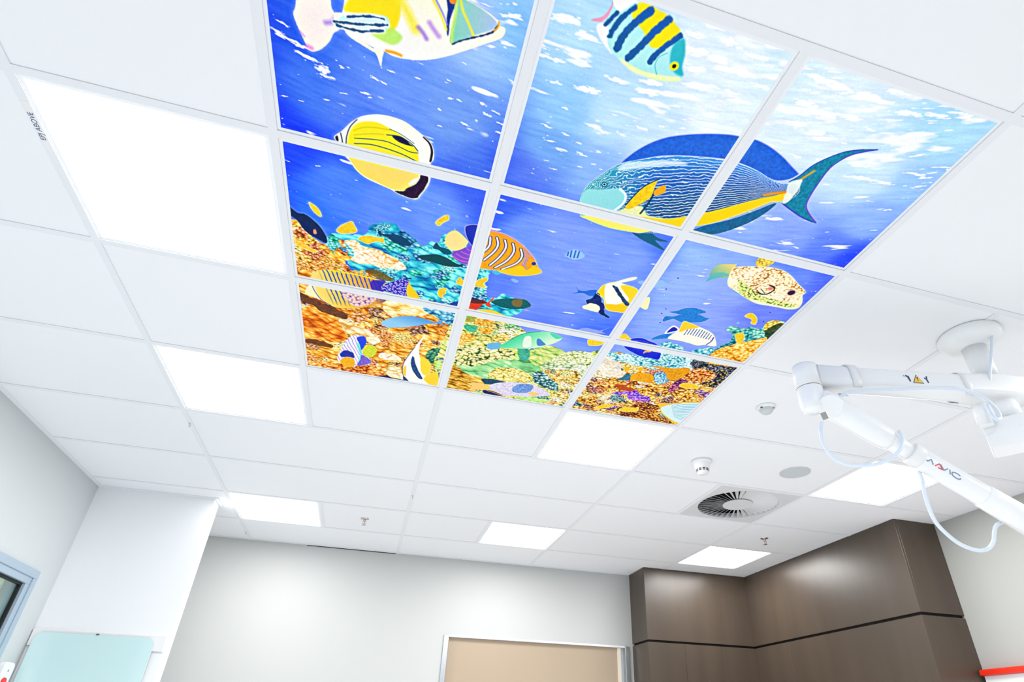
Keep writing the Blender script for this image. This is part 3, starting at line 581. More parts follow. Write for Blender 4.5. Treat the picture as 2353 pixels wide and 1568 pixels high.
WP = [(94,360,25,8,-3,5),(132,383,13,8,-9,14),(151,399,18,4,-2,5),(40,321,18,5,-2,4),(51,298,16,5,-2,3),(85,338,21,6,-3,5),(53,330,25,5,-1,3),(615,176,20,1,-1,7),(538,194,15,1,-1,5),(543,133,28,-3,0,6),(655,104,39,-2,0,10),(713,125,45,-2,1,11),(696,166,35,-3,1,8),(631,195,20,-1,0,6),(664,197,20,-1,0,5),(674,249,18,-2,1,5),(745,245,24,-1,1,7),(772,242,22,2,0,8),(818,200,32,-1,1,7),(900,180,38,-3,2,7),(889,206,49,-4,2,8),(975,192,55,-7,3,10),(923,229,61,-7,2,7),(1015,156,43,-5,4,10),(1094,149,39,-5,3,8),(984,121,32,-1,2,10),(1022,87,43,0,2,10),(964,84,37,-2,3,11),(1030,43,32,0,2,8),(1103,52,38,-2,2,6),(1129,23,27,-2,2,6),(1097,97,33,-2,3,8),(1155,113,35,0,2,7),(945,49,26,1,1,7),(973,21,31,0,1,6),(813,336,18,1,0,5),(720,307,11,0,0,4),(839,341,21,2,0,6),(885,333,18,1,0,4),(926,302,18,1,0,5),(972,282,8,-1,1,4),(1028,270,9,-1,1,3),(1095,255,23,-3,2,5),(687,368,14,2,0,3),(743,377,12,1,0,3),(710,408,14,0,0,3),(746,425,18,1,0,6),(801,422,20,3,0,5),(784,392,10,2,0,3),(843,402,9,1,0,3),(846,442,9,0,0,3),(747,491,6,0,0,2),(1270,55,35,0,4,10),(1334,58,52,-3,6,13),(1424,59,58,-6,6,10),(1471,27,35,-3,4,6),(1283,120,41,-2,5,10),(1354,129,47,-4,6,12),(1421,115,35,-4,6,9),(1297,173,31,-1,4,10),(1366,177,37,-3,4,8),(1548,66,39,-8,7,8),(1625,49,33,-7,4,5),(1658,29,33,-7,4,4),(1489,132,16,-1,2,4),(1592,141,28,-7,3,3),(1452,184,12,-2,2,3),(1459,217,9,-1,2,3),(1358,256,19,1,2,5),(1421,248,8,-2,3,4),(1665,157,21,-11,3,3),(1751,170,28,-9,2,2),(1802,161,25,-11,4,3),(1701,208,32,-5,3,4),(1747,209,23,-7,4,4),(1575,263,45,-7,4,6),(1644,257,39,-6,4,5),(1498,310,10,-3,2,3),(1710,249,8,-3,2,2),(1748,240,15,-8,3,2),(1679,74,16,-5,3,2),(1684,133,12,-5,2,2),(1421,467,18,-2,2,3),(1572,547,13,0,2,3),(1730,334,12,-4,2,3),(1753,412,11,-4,2,2),(1508,547,11,0,1,3),(1365,544,9,-1,1,2),(253,368,12,5,-2,3),(274,373,9,3,-1,2),(292,339,13,2,-1,3),(233,415,11,0,-1,3),(139,462,11,0,0,2),(181,431,11,-1,0,2),(244,423,8,0,0,2),(454,267,6,2,-1,2),(426,320,6,1,-1,2),(518,357,9,2,-1,3),(535,383,12,4,-1,4),(555,370,12,3,-1,2),(486,427,13,3,-1,3),(572,397,12,2,0,3),(437,366,7,1,-1,4),(459,365,7,2,-1,2),(415,404,5,2,-1,2),(354,337,7,1,-1,2),(572,424,8,1,0,4),(35,483,11,-2,0,2),(76,484,8,0,0,1),(177,363,6,2,-1,3),(192,359,4,1,-1,2),(421,451,8,0,0,2),(215,696,8,-2,0,2),(109,678,7,-1,0,2),(455,713,6,-1,0,2)]
WC = [(22,312,44,100,241),(17,563,24,70,251),(89,441,64,120,246),(295,378,104,150,251),(473,174,164,200,255),(548,151,144,205,251),(457,388,114,160,246),(564,533,74,120,241),(192,458,84,130,246),(657,504,94,130,246),(641,123,189,230,253),(720,307,149,205,253),(695,420,119,175,248),(829,286,194,230,255),(1059,55,232,246,255),(1172,52,219,242,252),(955,298,204,232,255),(874,466,139,185,252),(1085,194,232,247,255),(1342,114,229,246,255),(1587,243,209,238,255),(1700,67,182,230,252),(1724,232,164,208,254),(1702,373,149,188,255),(1664,518,99,135,251),(1757,551,44,80,255),(1521,543,139,170,255),(1391,585,154,188,255),(1258,568,139,175,255),(32,640,29,80,251),(30,812,44,115,255),(143,727,74,132,255),(318,773,96,144,255),(444,734,108,154,255),(561,645,70,110,246),(641,654,68,114,246),(712,722,116,157,255),(841,681,132,164,255),(921,931,126,158,255),(1094,762,128,163,255),(1168,655,89,134,251),(910,1169,102,138,255),(1135,1154,78,124,255),(627,1002,96,134,255),(32,1145,34,100,246),(1243,652,159,198,255),(1294,811,154,187,255),(1472,1015,142,168,255),(1481,728,152,178,255),(1663,624,119,153,252),(1760,639,96,124,252),(1676,865,116,138,252),(1303,1041,146,177,255),(1242,1149,136,167,255),(926,1222,159,185,255),(1143,1276,129,162,255),(1244,1243,146,177,255)]
NPX = 1800
rng = np.random.default_rng(7)
img = np.zeros((NPX, NPX, 3), np.float32)
def c3(c): return np.array(c, np.float32) / 255
def vnoise(h, w, cell_u, cell_v, seed, ang=0.):
    r = np.random.default_rng(seed); g = r.random((256, 256)).astype(np.float32)
    def f(U, V):
        if ang:
            ca, sa = math.cos(ang), math.sin(ang); U, V = U * ca + V * sa, -U * sa + V * ca
        x = U / cell_u + 300; y = V / cell_v + 300
        xi = np.floor(x).astype(np.int32); yi = np.floor(y).astype(np.int32); fx = x - xi; fy = y - yi
        fx = fx * fx * (3 - 2 * fx); fy = fy * fy * (3 - 2 * fy)
        a = g[yi % 256, xi % 256]; b = g[yi % 256, (xi + 1) % 256]; c = g[(yi + 1) % 256, xi % 256]; d = g[(yi + 1) % 256, (xi + 1) % 256]
        return (a * (1 - fx) + b * fx) * (1 - fy) + (c * (1 - fx) + d * fx) * fy
    return f
def fbm(U, V, cu, cv, seed, oct=3, ang=0.):
    t = 0; a = .5; s = 0
    for o in range(oct):
        t = t + a * vnoise(0, 0, cu / 2 ** o, cv / 2 ** o, seed + o, ang)(U, V); s += a; a *= .5
    return t / s
def worley(U, V, cell, seed, asp=1.0, ang=0.):
    if ang:
        ca, sa = math.cos(ang), math.sin(ang); U, V = U * ca + V * sa, -U * sa + V * ca
    r = np.random.default_rng(seed); jx = r.random((128, 128)).astype(np.float32); jy = r.random((128, 128)).astype(np.float32)
    x = U / (cell * asp) + 200; y = V / cell + 200; xi = np.floor(x).astype(np.int32); yi = np.floor(y).astype(np.int32)
    d1 = np.full(U.shape, 9., np.float32); ox = np.zeros_like(d1); oy = np.zeros_like(d1); idv = np.zeros_like(d1)
    for a in (-1, 0, 1):
        for b in (-1, 0, 1):
            cx = xi + a; cy = yi + b
            px = cx + jx[cy % 128, cx % 128]; py = cy + jy[cy % 128, cx % 128]
            dx = x - px; dy = y - py; d = dx * dx + dy * dy; m = d < d1
            d1 = np.where(m, d, d1); ox = np.where(m, dx, ox); oy = np.where(m, dy, oy); idv = np.where(m, jx[cx % 128, cy % 128], idv)
    return np.sqrt(d1), ox, oy, idv
def grid_of(sl):
    v0, v1, u0, u1 = sl
    return np.meshgrid(np.arange(u0, u1, dtype=np.float32) + .5, np.arange(v0, v1, dtype=np.float32) + .5)
def closed(P, sub=5):
    P = np.array(P, np.float64); n = len(P); o = []
    for i in range(n):
        a, b, c, d = P[i - 1], P[i], P[(i + 1) % n], P[(i + 2) % n]
        for k in range(sub):
            t = k / sub; o.append(.5 * (2 * b + (c - a) * t + (2 * a - 5 * b + 4 * c - d) * t * t + (3 * b - a - 3 * c + d) * t ** 3))
    return np.array(o)
def openc(P, sub=6):
    return np.array([tuple(p)[:2] for p in smooth_pts([(a, b, 0) for a, b in P], sub)]) if len(P) > 1 else np.array(P, float)
def bbox(P, pad=4):
    u0, v0 = np.floor(P.min(0)).astype(int) - pad; u1, v1 = np.ceil(P.max(0)).astype(int) + pad
    return (max(v0, 0), min(v1, NPX), max(u0, 0), min(u1, NPX))
def blur(m, n=1):
    for _ in range(n):
        p = np.pad(m, 1, mode='edge')
        m = (p[:-2, 1:-1] + p[2:, 1:-1] + p[1:-1, :-2] + p[1:-1, 2:] + 2 * p[1:-1, 1:-1]) / 6
    return m
def mask(P, soft=1, wob=0, seed=3):
    P = closed(P); sl = bbox(P)
    if sl[0] >= sl[1] or sl[2] >= sl[3]: return None, sl
    U, V = grid_of(sl)
    if wob:
        U0_, V0_ = U, V
        U = U + (fbm(U0_, V0_, 14, 14, seed) - .5) * wob; V = V + (fbm(U0_, V0_, 14, 14, seed + 9) - .5) * wob
        if wob >= 6: U = U + (fbm(U0_, V0_, 45, 45, seed + 3) - .5) * wob * 3; V = V + (fbm(U0_, V0_, 45, 45, seed + 5) - .5) * wob * 3
    ins = np.zeros(U.shape, bool)
    for i in range(len(P)):
        (x0, y0), (x1, y1) = P[i - 1], P[i]
        if y0 == y1: continue
        lo, hi = (y0, y1) if y0 < y1 else (y1, y0)
        r = (V >= lo) & (V < hi)
        if not r.any(): continue
        ins ^= r & (U < (V - y0) * (x1 - x0) / (y1 - y0) + x0)
    return blur(ins.astype(np.float32), soft), sl
def put(m, sl, c, alpha=1.):
    if m is None: return
    v0, v1, u0, u1 = sl
    a = (m * alpha)[..., None]; img[v0:v1, u0:u1] = img[v0:v1, u0:u1] * (1 - a) + (c3(c) if isinstance(c, tuple) else c) * a
def fill(n, c, alpha=1., soft=1, wob=0, grain=0):
    m, sl = mask(SH[n], soft, wob)
    if m is None: return
    if grain:
        U, V = grid_of(sl); g = 1 + (fbm(U, V, 6, 6, 5, 3) - .5) * grain; put(m, sl, np.clip(c3(c) * g[..., None], 0, 1), alpha)
    else: put(m, sl, c, alpha)
def gradfill(n, ca, cb, pa, pb, soft=1, alpha=1.):
    m, sl = mask(SH[n], soft)
    if m is None: return
    U, V = grid_of(sl); pa = np.array(pa, float); pb = np.array(pb, float); d = pb - pa
    t = np.clip(((U - pa[0]) * d[0] + (V - pa[1]) * d[1]) / (d @ d), 0, 1)[..., None]
    put(m, sl, c3(ca) * (1 - t) + c3(cb) * t, alpha)
def dist(P, sl):
    U, V = grid_of(sl); D = np.full(U.shape, 1e9, np.float32)
    if len(P) == 1: return np.hypot(U - P[0][0], V - P[0][1])
    for i in range(len(P) - 1):
        a = P[i]; d = P[i + 1] - a; L = max(d @ d, 1e-6)
        t = np.clip(((U - a[0]) * d[0] + (V - a[1]) * d[1]) / L, 0, 1)
        D = np.minimum(D, np.hypot(U - a[0] - t * d[0], V - a[1] - t * d[1]))
    return D
def stroke(n, c, w, soft=1.2, alpha=1., close=False, wob=0):
    P = closed(SH[n]) if close else openc(SH[n])
    if close: P = np.vstack([P, P[:1]])
    sl = bbox(P, int(w + soft * 2 + 4))
    if sl[0] >= sl[1] or sl[2] >= sl[3]: return
    D = dist(P, sl)
    if wob:
        U, V = grid_of(sl); D = D + (fbm(U, V, 7, 7, 21) - .5) * wob
    put(np.clip((w / 2 + soft / 2 - D) / soft, 0, 1), sl, c, alpha)
def dot(n, c, r, soft=1.2, alpha=1.): stroke(n, c, 2 * r, soft, alpha)
def ramp(t, stops):
    xs = [s[0] for s in stops]; return np.stack([np.interp(t, xs, [s[1][k] / 255 for s in stops]) for k in range(3)], -1).astype(np.float32)
def coral(n, dark, midc, light, cell, seed, soft=2, wob=6, asp=1.0, ang=0., mod=None, gap=.75, alpha=1.):
    m, sl = mask(SH[n], soft, wob, seed)
    if m is None: return
    U, V = grid_of(sl)
    Uw = U + (fbm(U, V, cell * 3, cell * 3, seed + 4) - .5) * cell * 2; Vw = V + (fbm(U, V, cell * 3, cell * 3, seed + 8) - .5) * cell * 2
    d, ox, oy, idv = worley(Uw, Vw, cell, seed, asp, ang)
    t = np.clip(1 - d / gap, 0, 1) * .75 + (-(oy) * .35 - ox * .12) + (idv - .5) * .25 + (fbm(U, V, cell * 6, cell * 6, seed + 2) - .5) * .85 + (fbm(U, V, cell * .8, cell * .5, seed + 6, 2) - .5) * .55 + .14
    C = ramp(np.clip(t, 0, 1), [(0, dark), (.35, midc), (.8, light), (1, tuple(min(255, x + 40) for x in light))])
    if mod is not None:
        k = np.clip(fbm(U, V, cell * 8, cell * 8, seed + 30) * 3 - 1.2, 0, 1)[..., None]; C = C * (1 - k) + C * (c3(mod) / .8) * k
    put(m, sl, np.clip(C, 0, 1), alpha)
def frame_sf(top, bot, sl):
    T = np.array(SH[top], float); Bt = np.array(SH[bot], float); ax = T[-1] - T[0]; L = np.hypot(*ax); ax /= L; nx = np.array([-ax[1], ax[0]])
    U, V = grid_of(sl); s = (U - T[0][0]) * ax[0] + (V - T[0][1]) * ax[1]; q = (U - T[0][0]) * nx[0] + (V - T[0][1]) * nx[1]
    ts = (T - T[0]) @ ax; tq = (T - T[0]) @ nx; bs = (Bt - T[0]) @ ax; bq = (Bt - T[0]) @ nx
    a = np.interp(s, ts, tq); b = np.interp(s, bs, bq)
    return s / L, (q - a) / np.where(np.abs(b - a) < 3, 3, b - a), s, q

def STREAK(U): return .25 * U - .00017 * U * U
def boxblur(a, r):
    for ax in (0, 1):
        p = np.pad(a, [(r + 1, r) if k == ax else (0, 0) for k in range(3)], mode='edge'); c = np.cumsum(p, axis=ax, dtype=np.float64)
        n = a.shape[ax]; a = ((np.take(c, range(2 * r + 1, 2 * r + 1 + n), ax) - np.take(c, range(0, n), ax)) / (2 * r + 1)).astype(np.float32)
    return a
def blotches(n, cols, count, r0, r1, seed):
    m, sl = mask(SH[n], 2, 8, seed); r = np.random.default_rng(seed)
    ys, xs = np.nonzero(m > .5)
    for k in range(count):
        i = r.integers(len(ys)); cu_, cv_ = xs[i], ys[i]; rad = r0 + (r1 - r0) * r.random() ** 2; R_ = int(rad * 1.9)
        a0, a1, b0, b1 = max(cv_ - R_, 0), min(cv_ + R_, m.shape[0]), max(cu_ - R_, 0), min(cu_ + R_, m.shape[1])
        V2, U2 = np.mgrid[a0:a1, b0:b1].astype(np.float32); Ug, Vg = U2 + sl[2], V2 + sl[0]
        d = np.hypot((U2 - cu_) / (1 + .5 * r.random()), V2 - cv_) / rad
        f = np.clip((1 - d + (fbm(Ug, Vg, rad * .7, rad * .7, seed + k, 3) - .5) * 1.8) / .25, 0, 1)
        c = np.array(cols[r.integers(len(cols))], float); cell = 6 + 8 * r.random(); w, ox, oy, idv = worley(Ug, Vg, cell, seed + k * 3, 1 + .8 * r.random(), .3)
        tt = np.clip(1 - w / .75, 0, 1) * .8 - oy * .45 - ox * .15 + .15 + (idv - .5) * .3 + (.5 - d) * .0
        C = ramp(np.clip(tt, 0, 1), [(0, tuple(c * .38)), (.4, tuple(c)), (.85, tuple(np.minimum(255, c * .4 + 160))), (1, (255, 253, 245))])
        a = (f * m[a0:a1, b0:b1] * .92)[..., None]
        img[sl[0] + a0:sl[0] + a1, sl[2] + b0:sl[2] + b1] = img[sl[0] + a0:sl[0] + a1, sl[2] + b0:sl[2] + b1] * (1 - a) + C * a
def paint():
    U, V = grid_of((0, NPX, 0, NPX))
    # water: smooth colour field, then the ripples of light
    sm = 15; Us, Vs = U[::sm, ::sm], V[::sm, ::sm]; num = np.zeros(Us.shape + (3,)); den = np.zeros(Us.shape)
    for (u, v, r, g, b) in WC:
        w_ = 1 / ((Us - u) ** 2 + (Vs - v) ** 2 + 1600) ** 2.3; num += w_[..., None] * np.array([r, g, b]) / 255; den += w_
    low = (num / den[..., None]).astype(np.float32); n = low.shape[0]
    xi = np.clip((np.arange(NPX) - sm / 2) / sm, 0, n - 1.001); i0 = xi.astype(int); f = (xi - i0).astype(np.float32)
    a = low[i0] * (1 - f)[:, None, None] + low[i0 + 1] * f[:, None, None]
    img[:] = a[:, i0] * (1 - f)[None, :, None] + a[:, i0 + 1] * f[None, :, None]
    # backlight falloff painted into the print: deeper blue toward each panel's rim
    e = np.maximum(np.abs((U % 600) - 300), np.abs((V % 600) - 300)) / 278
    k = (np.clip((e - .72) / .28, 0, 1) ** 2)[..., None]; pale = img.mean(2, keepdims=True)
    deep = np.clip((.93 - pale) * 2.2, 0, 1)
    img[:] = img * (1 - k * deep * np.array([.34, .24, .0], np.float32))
    # fine ripples; their slant swings from left to right of the picture
    V0 = V
    V = V - STREAK(U)
    t = fbm(U, V, 60, 9, 40, 3) - .5
    img[:] += (t * .10)[..., None] * np.array([1.0, .9, .3])
    up = np.clip((680 - V0) / 620, 0, 1) * np.clip(-.1 + U / 1100, 0, 1)
    for cu, cv, th, am, sd in ((90, 24, .60, .9, 60), (30, 7, .70, .75, 66), (12, 4, .76, .5, 72)):
        t = fbm(U, V, cu, cv, sd, 3)
        band = fbm(U, V, 260, 110, sd + 3, 2)
        th2 = th + (1 - up) * .22 + (.5 - band) * .35
        m = np.clip((t - th2) / (.05 + .10 * up), 0, 1) * am
        img[:] = img * (1 - m[..., None]) + np.array([.99, .995, 1.]) * m[..., None]
    V = V0
    # sparkling specks
    for i in range(420):
        u, v = rng.random() * 1780 + 5, rng.random() ** 1.5 * 900 + 5
        if rng.random() > .25 + .75 * abs(math.sin(u * .011 + v * .017)): continue
        l = 1 + rng.random() * 3; x0, y0 = int(u), int(v)
        img[y0:y0 + 1 + int(rng.random() * 2), x0:x0 + int(l) + 1] = img[y0:y0 + 1 + int(rng.random() * 2), x0:x0 + int(l) + 1].max() * .3 + .7
    # the larger patches of white light
    for i, (u, v, au, av, bu, bv) in enumerate(WP):
        L = math.hypot(au, av) + 14; Wd = math.hypot(bu, bv) + 14; R_ = int(max(L, Wd) + 10)
        sl = (max(int(v) - R_, 0), min(int(v) + R_, NPX), max(int(u) - R_, 0), min(int(u) + R_, NPX))
        if sl[0] >= sl[1] or sl[2] >= sl[3]: continue
        U2, V2 = grid_of(sl); det = au * bv - av * bu
        p = ((U2 - u) * bv - (V2 - v) * bu) / det; q = (-(U2 - u) * av + (V2 - v) * au) / det
        sz = max(L - 14, 6); d = .95 - np.sqrt(p * p + q * q) + (fbm(U2, V2 - STREAK(U2), max(sz * .5, 6), max(sz * .14, 2.5), 90 + i, 3) - .5) * 1.7
        put(np.clip(d / .28, 0, 1), sl, (253, 254, 255), .96)
    # ---------- reefs
    coral('teal', (0, 90, 170), (0, 165, 200), (110, 235, 235), 26, 11, 4, 16, 2.2, .3)
    coral('teal2', (0, 110, 170), (0, 180, 200), (120, 235, 235), 22, 12, 3, 12, 1.6, .3)
    coral('orange', (190, 80, 0), (250, 150, 10), (255, 215, 90), 15, 13, 2, 9, 1.7, .35)
    blotches('orange', [(250, 150, 10), (255, 190, 40), (235, 120, 10), (205, 95, 5), (255, 215, 110)], 60, 10, 40, 301)
    blotches('teal', [(0, 150, 190), (40, 200, 205), (0, 110, 180), (110, 220, 220), (0, 190, 160)], 60, 12, 45, 302)
    coral('white', (235, 170, 60), (252, 226, 170), (255, 250, 240), 13, 14, 1, 6)
    fill('yelp', (250, 205, 30), grain=.2); fill('brn', (120, 85, 20), .8, 4)
    # row of the bottom panels
    coral('r2c0', (170, 75, 0), (240, 155, 20), (255, 220, 120), 22, 15, 2, 8, 1.8, .3)
    blotches('r2c0', [(250, 165, 20), (255, 205, 70), (225, 120, 10), (170, 90, 20), (255, 230, 160), (120, 60, 30), (240, 140, 30)], 150, 10, 45, 303)
    coral('lf', (190, 70, 0), (248, 135, 10), (255, 200, 90), 22, 16, 3, 6, 1.7, .35)
    fill('bnd', (110, 62, 38), 1, 4, 8, .5); fill('bnd2', (110, 55, 20), .9, 4, 8, .5)
    coral('crm', (225, 160, 60), (252, 226, 160), (255, 248, 230), 26, 17, 4, 10, 1.8, .3)
    coral('ptop', (230, 160, 40), (255, 225, 130), (255, 246, 215), 22, 18, 3, 8, 1.8, .3)
    coral('tlr', (0, 80, 140), (60, 170, 200), (190, 225, 240), 18, 19, 2, 6)
    coral('dg', (0, 40, 50), (20, 110, 100), (120, 190, 120), 18, 20, 3, 6)
    coral('rdbot', (120, 40, 10), (225, 110, 20), (255, 190, 90), 18, 21, 4, 8)
    fill('dkb', (20, 30, 90), .9, 2, 6); coral('pale2', (230, 170, 80), (250, 225, 170), (255, 250, 240), 20, 22, 3, 8)
    coral('pale3', (215, 165, 70), (250, 225, 160), (255, 250, 235), 22, 23, 3, 8)
    coral('r2c1', (70, 105, 40), (225, 215, 90), (248, 240, 185), 20, 24, 2, 10, 1.4, .25, mod=(160, 210, 150))
    blotches('r2c1', [(225, 215, 90), (190, 205, 80), (110, 190, 110), (245, 200, 60), (250, 240, 190), (40, 120, 110), (235, 170, 40)], 130, 10, 40, 304)
    fill('tly', (150, 160, 50), .8, 3, 4, .5); fill('tq', (30, 180, 150), .8, 4, 6, .5)
    for n in ('oran', 'oran2', 'oran3'): coral(n, (190, 120, 10), (240, 170, 30), (252, 215, 110), 12, 25, 3, 5)
    coral('grn', (90, 150, 80), (130, 215, 140), (180, 235, 160), 30, 26, 4, 6, 3.0, .3)
    coral('grn2', (90, 160, 80), (180, 220, 110), (235, 235, 150), 22, 27, 4, 6, 2.0, .3)
    coral('cellc', (20, 80, 60), (225, 220, 130), (250, 246, 205), 17, 28, 2, 6)
    coral('rid', (120, 70, 10), (215, 150, 30), (245, 205, 90), 16, 29, 3, 6, 2.6, .3)
    coral('wy', (70, 90, 10), (230, 205, 80), (252, 240, 165), 15, 30, 2, 6)
    fill('tealv', (20, 160, 150), .7, 5, 6, .4)
    fill('db1', (10, 60, 110), .9, 3, 6, .5); coral('db2', (0, 60, 90), (30, 110, 120), (190, 225, 215), 15, 31, 3, 8)
    coral('pt', (120, 160, 70), (225, 230, 160), (252, 253, 238), 12, 32, 2, 5)
    coral('mix', (70, 140, 110), (190, 215, 150), (245, 240, 225), 16, 33, 4, 8)
    coral('oy', (120, 90, 20), (240, 190, 60), (253, 235, 160), 14, 34, 3, 8)
    coral('r2c2', (110, 45, 40), (240, 165, 40), (253, 230, 160), 15, 35, 2, 8)
    blotches('r2c2', [(250, 180, 40), (255, 215, 100), (200, 80, 20), (250, 235, 190), (120, 60, 160), (40, 20, 50), (30, 110, 130), (235, 130, 20), (110, 40, 20)], 190, 8, 34, 305)
    coral('pw', (20, 130, 160), (130, 215, 220), (245, 252, 252), 14, 36, 3, 8)
    fill('ww', (253, 246, 232), .8, 6, 10, .15)
    coral('dn', (4, 6, 40), (20, 40, 70), (235, 180, 60), 16, 37, 3, 8, gap=.5)
    fill('bt', (20, 110, 150), .8, 4, 6, .5); coral('tb', (10, 90, 150), (60, 160, 200), (190, 230, 235), 11, 38, 3, 5)
    fill('sp2', (235, 160, 20), 1, 2, 4, .4); fill('sp1', (245, 168, 20), 1, 2, 2, .35); fill('sp3', (245, 190, 20), 1, 2); fill('sp4', (245, 190, 20), 1, 2)
    blotches('oy', [(245, 195, 60), (255, 225, 120), (210, 140, 30), (40, 110, 110), (250, 240, 210)], 50, 8, 24, 306)
    blotches('dn', [(8, 10, 50), (15, 30, 60), (240, 170, 50), (4, 4, 30), (5, 10, 45)], 30, 8, 22, 307)
    coral('oc', (130, 50, 20), (245, 140, 30), (254, 225, 190), 13, 39, 3, 7)
    coral('dr', (20, 10, 70), (60, 20, 90), (190, 90, 120), 13, 40, 4, 8)
    coral('pu', (60, 20, 150), (120, 60, 215), (200, 140, 250), 13, 41, 2, 6)
    coral('bd', (20, 8, 40), (120, 50, 30), (240, 160, 60), 13, 42, 4, 10)
    coral('tl3', (0, 120, 160), (60, 190, 205), (210, 245, 245), 14, 43, 2, 12); coral('tl4', (0, 120, 160), (80, 200, 210), (225, 250, 250), 14, 44, 2, 12)
    coral('cr', (0, 70, 110), (20, 150, 160), (150, 225, 190), 16, 45, 2, 12)
    coral('cr_o', (180, 80, 10), (245, 160, 20), (255, 220, 110), 15, 46, 2, 8); coral('cr_y', (190, 150, 10), (235, 205, 60), (250, 245, 170), 15, 47, 3, 6); fill('cr_d', (20, 50, 30), .8, 5, 10, .8)
    # ---------- fish of the top panels, each with the pale fringe of the print
    for n in ('tr_body', 'tr_tail', 'bf_out', 'su_dorsal', 'su_anal', 'su_tail', 'rg_body', 'bn_body', 'pf_body', 'cv_body', 'y1', 'y2', 'y4', 'dk'): stroke(n, (175, 195, 255), 3, 18, .55, True)
    fill('tr_tail', (252, 240, 238)); stroke('tr_p3', (170, 140, 235), 10, 9, .8); stroke('tr_p4', (215, 120, 235), 10, 8, .7); stroke('tr_p5', (190, 120, 235), 4, 6, .7)
    fill('tr_spike', (250, 246, 236)); fill('tr_anal', (250, 245, 230))
    gradfill('tr_body', (255, 250, 225), (247, 248, 250), *[SH['tr_y3'][0], SH['tr_or'][2]])
    fill('tr_yel', (252, 228, 20), .95, 12); fill('tr_grn', (190, 240, 110), .9, 14); fill('tr_cy', (185, 240, 240), .95, 4)
    stroke('tr_y3', (250, 235, 60), 18, 18, .9)
    for n in ('tr_s1', 'tr_s2', 'tr_s3'): stroke(n, (250, 252, 255), 11, 4, .8); stroke(n, (25, 105, 145), 5.5, 1.6, wob=5)
    gradfill('tr_face', (140, 215, 190), (175, 200, 240), SH['tr_f2'][1], SH['tr_face'][3], 3)
    stroke('tr_f1', (245, 235, 70), 5, 5); stroke('tr_f2', (200, 235, 120), 6, 6); fill('tr_band', (10, 75, 150), 1, 2); dot('tr_eye', (235, 150, 60), 8)
    stroke('tr_mouth', (15, 75, 130), 4, 2, wob=3); stroke('tr_lip', (240, 180, 30), 4, 3)
    stroke('tr_y1', (252, 232, 70), 5, 5); stroke('tr_y2', (150, 150, 240), 4, 4); stroke('tr_p1', (165, 120, 225), 9, 8, .8); stroke('tr_p2', (180, 130, 230), 10, 9, .7); stroke('tr_or', (248, 178, 20), 7, 4)
    # butterflyfish
    fill('bf_out', (255, 252, 240)); fill('bf_yel', (255, 236, 35), 1, 5); fill('bf_pale', (255, 222, 105), 1, 4)
    for n, w_ in (('bf_l1', 2.5), ('bf_l5', 2.5)): stroke(n, (215, 205, 20), w_, 3)
    for n, w_ in (('bf_l2', 3.2), ('bf_l3', 3.0), ('bf_l4', 3.4), ('bf_l8', 2.)): stroke(n, (35, 85, 110), w_, 1.6, .9)
    fill('bf_blob', (25, 30, 75)); fill('bf_nose', (20, 40, 80)); stroke('bf_l6', (30, 50, 90), 3.4); stroke('bf_l7', (25, 70, 110), 3.0)
    stroke('bf_rim', (50, 15, 45), 6.5, 2); fill('bf_dark', (48, 18, 62), 1, 1, 4, .8); stroke('bf_eye', (240, 240, 250), 9, 3); stroke('bf_out', (255, 250, 235), 1.6, 1.2, .9, True)
    # sergeant fish
    fill('sm_tail', (255, 246, 248)); fill('sm_tail2', (245, 150, 190), .8, 2); fill('sm_fin', (252, 246, 250), .9, 3)
    fill('sm_body', (175, 238, 240)); fill('sm_yel', (252, 228, 20), 1, 8, 6); fill('sm_head', (40, 185, 200), .9, 10); fill('sm_belly', (245, 252, 190), .9, 8)
    for n, w_ in (('sm_1', 9), ('sm_2', 12), ('sm_3', 18), ('sm_4', 18), ('sm_5', 14)): stroke(n, (30, 105, 170), w_, 3, 1, wob=5)
    stroke('sm_gill', (80, 200, 210), 2.5, 2, .8); dot('sm_eye', (250, 225, 20), 11); dot('sm_eye', (10, 25, 30), 5)
    # surgeonfish
    fill('su_dorsal', (36, 105, 222), 1, 1, 0, .25); stroke('su_dorsal', (150, 165, 250), 2.2, 1.4, .9, True)
    fill('su_anal', (26, 105, 155), 1, 1, 0, .3); fill('su_pelv', (20, 100, 140)); fill('su_tail', (20, 135, 170), 1, 1, 0, .4)
    stroke('su_tline', (100, 75, 215), 4, 2); stroke('su_tline2', (30, 70, 200), 3, 1.6); stroke('su_tline3', (60, 60, 210), 4, 2); stroke('su_tor', (240, 170, 40), 6, 5)
    m, sl = mask(SH['su_body'])
    s, f, ss, qq = frame_sf('su_top', 'su_bot', sl); U2, V2 = grid_of(sl)
    head = np.clip(1 - (s - .10) / .28, 0, 1)
    ph = f * 21 + (fbm(U2, V2, 16, 16, 77) - .5) * (1.0 + 3.2 * head)
    line = np.clip((np.cos(ph * 2 * math.pi) - .55) / .4, 0, 1) * .85
    base = ramp(np.clip(f, 0, 1), [(0, (60, 150, 235)), (.3, (25, 105, 200)), (.7, (10, 95, 160)), (1, (5, 85, 130))])
    base = base * (1 - head[..., None]) + c3((40, 175, 195)) * head[..., None]
    put(m, sl, base * (1 - line[..., None]) + c3((215, 248, 250)) * line[..., None])
    fill('su_gl', (240, 252, 255), .75, 14); fill('su_head', (150, 228, 232), .96, 6); fill('su_chest', (250, 250, 170), .92, 10); fill('su_low', (255, 240, 115), 1, 2); fill('su_belly', (255, 214, 10), 1, 2)
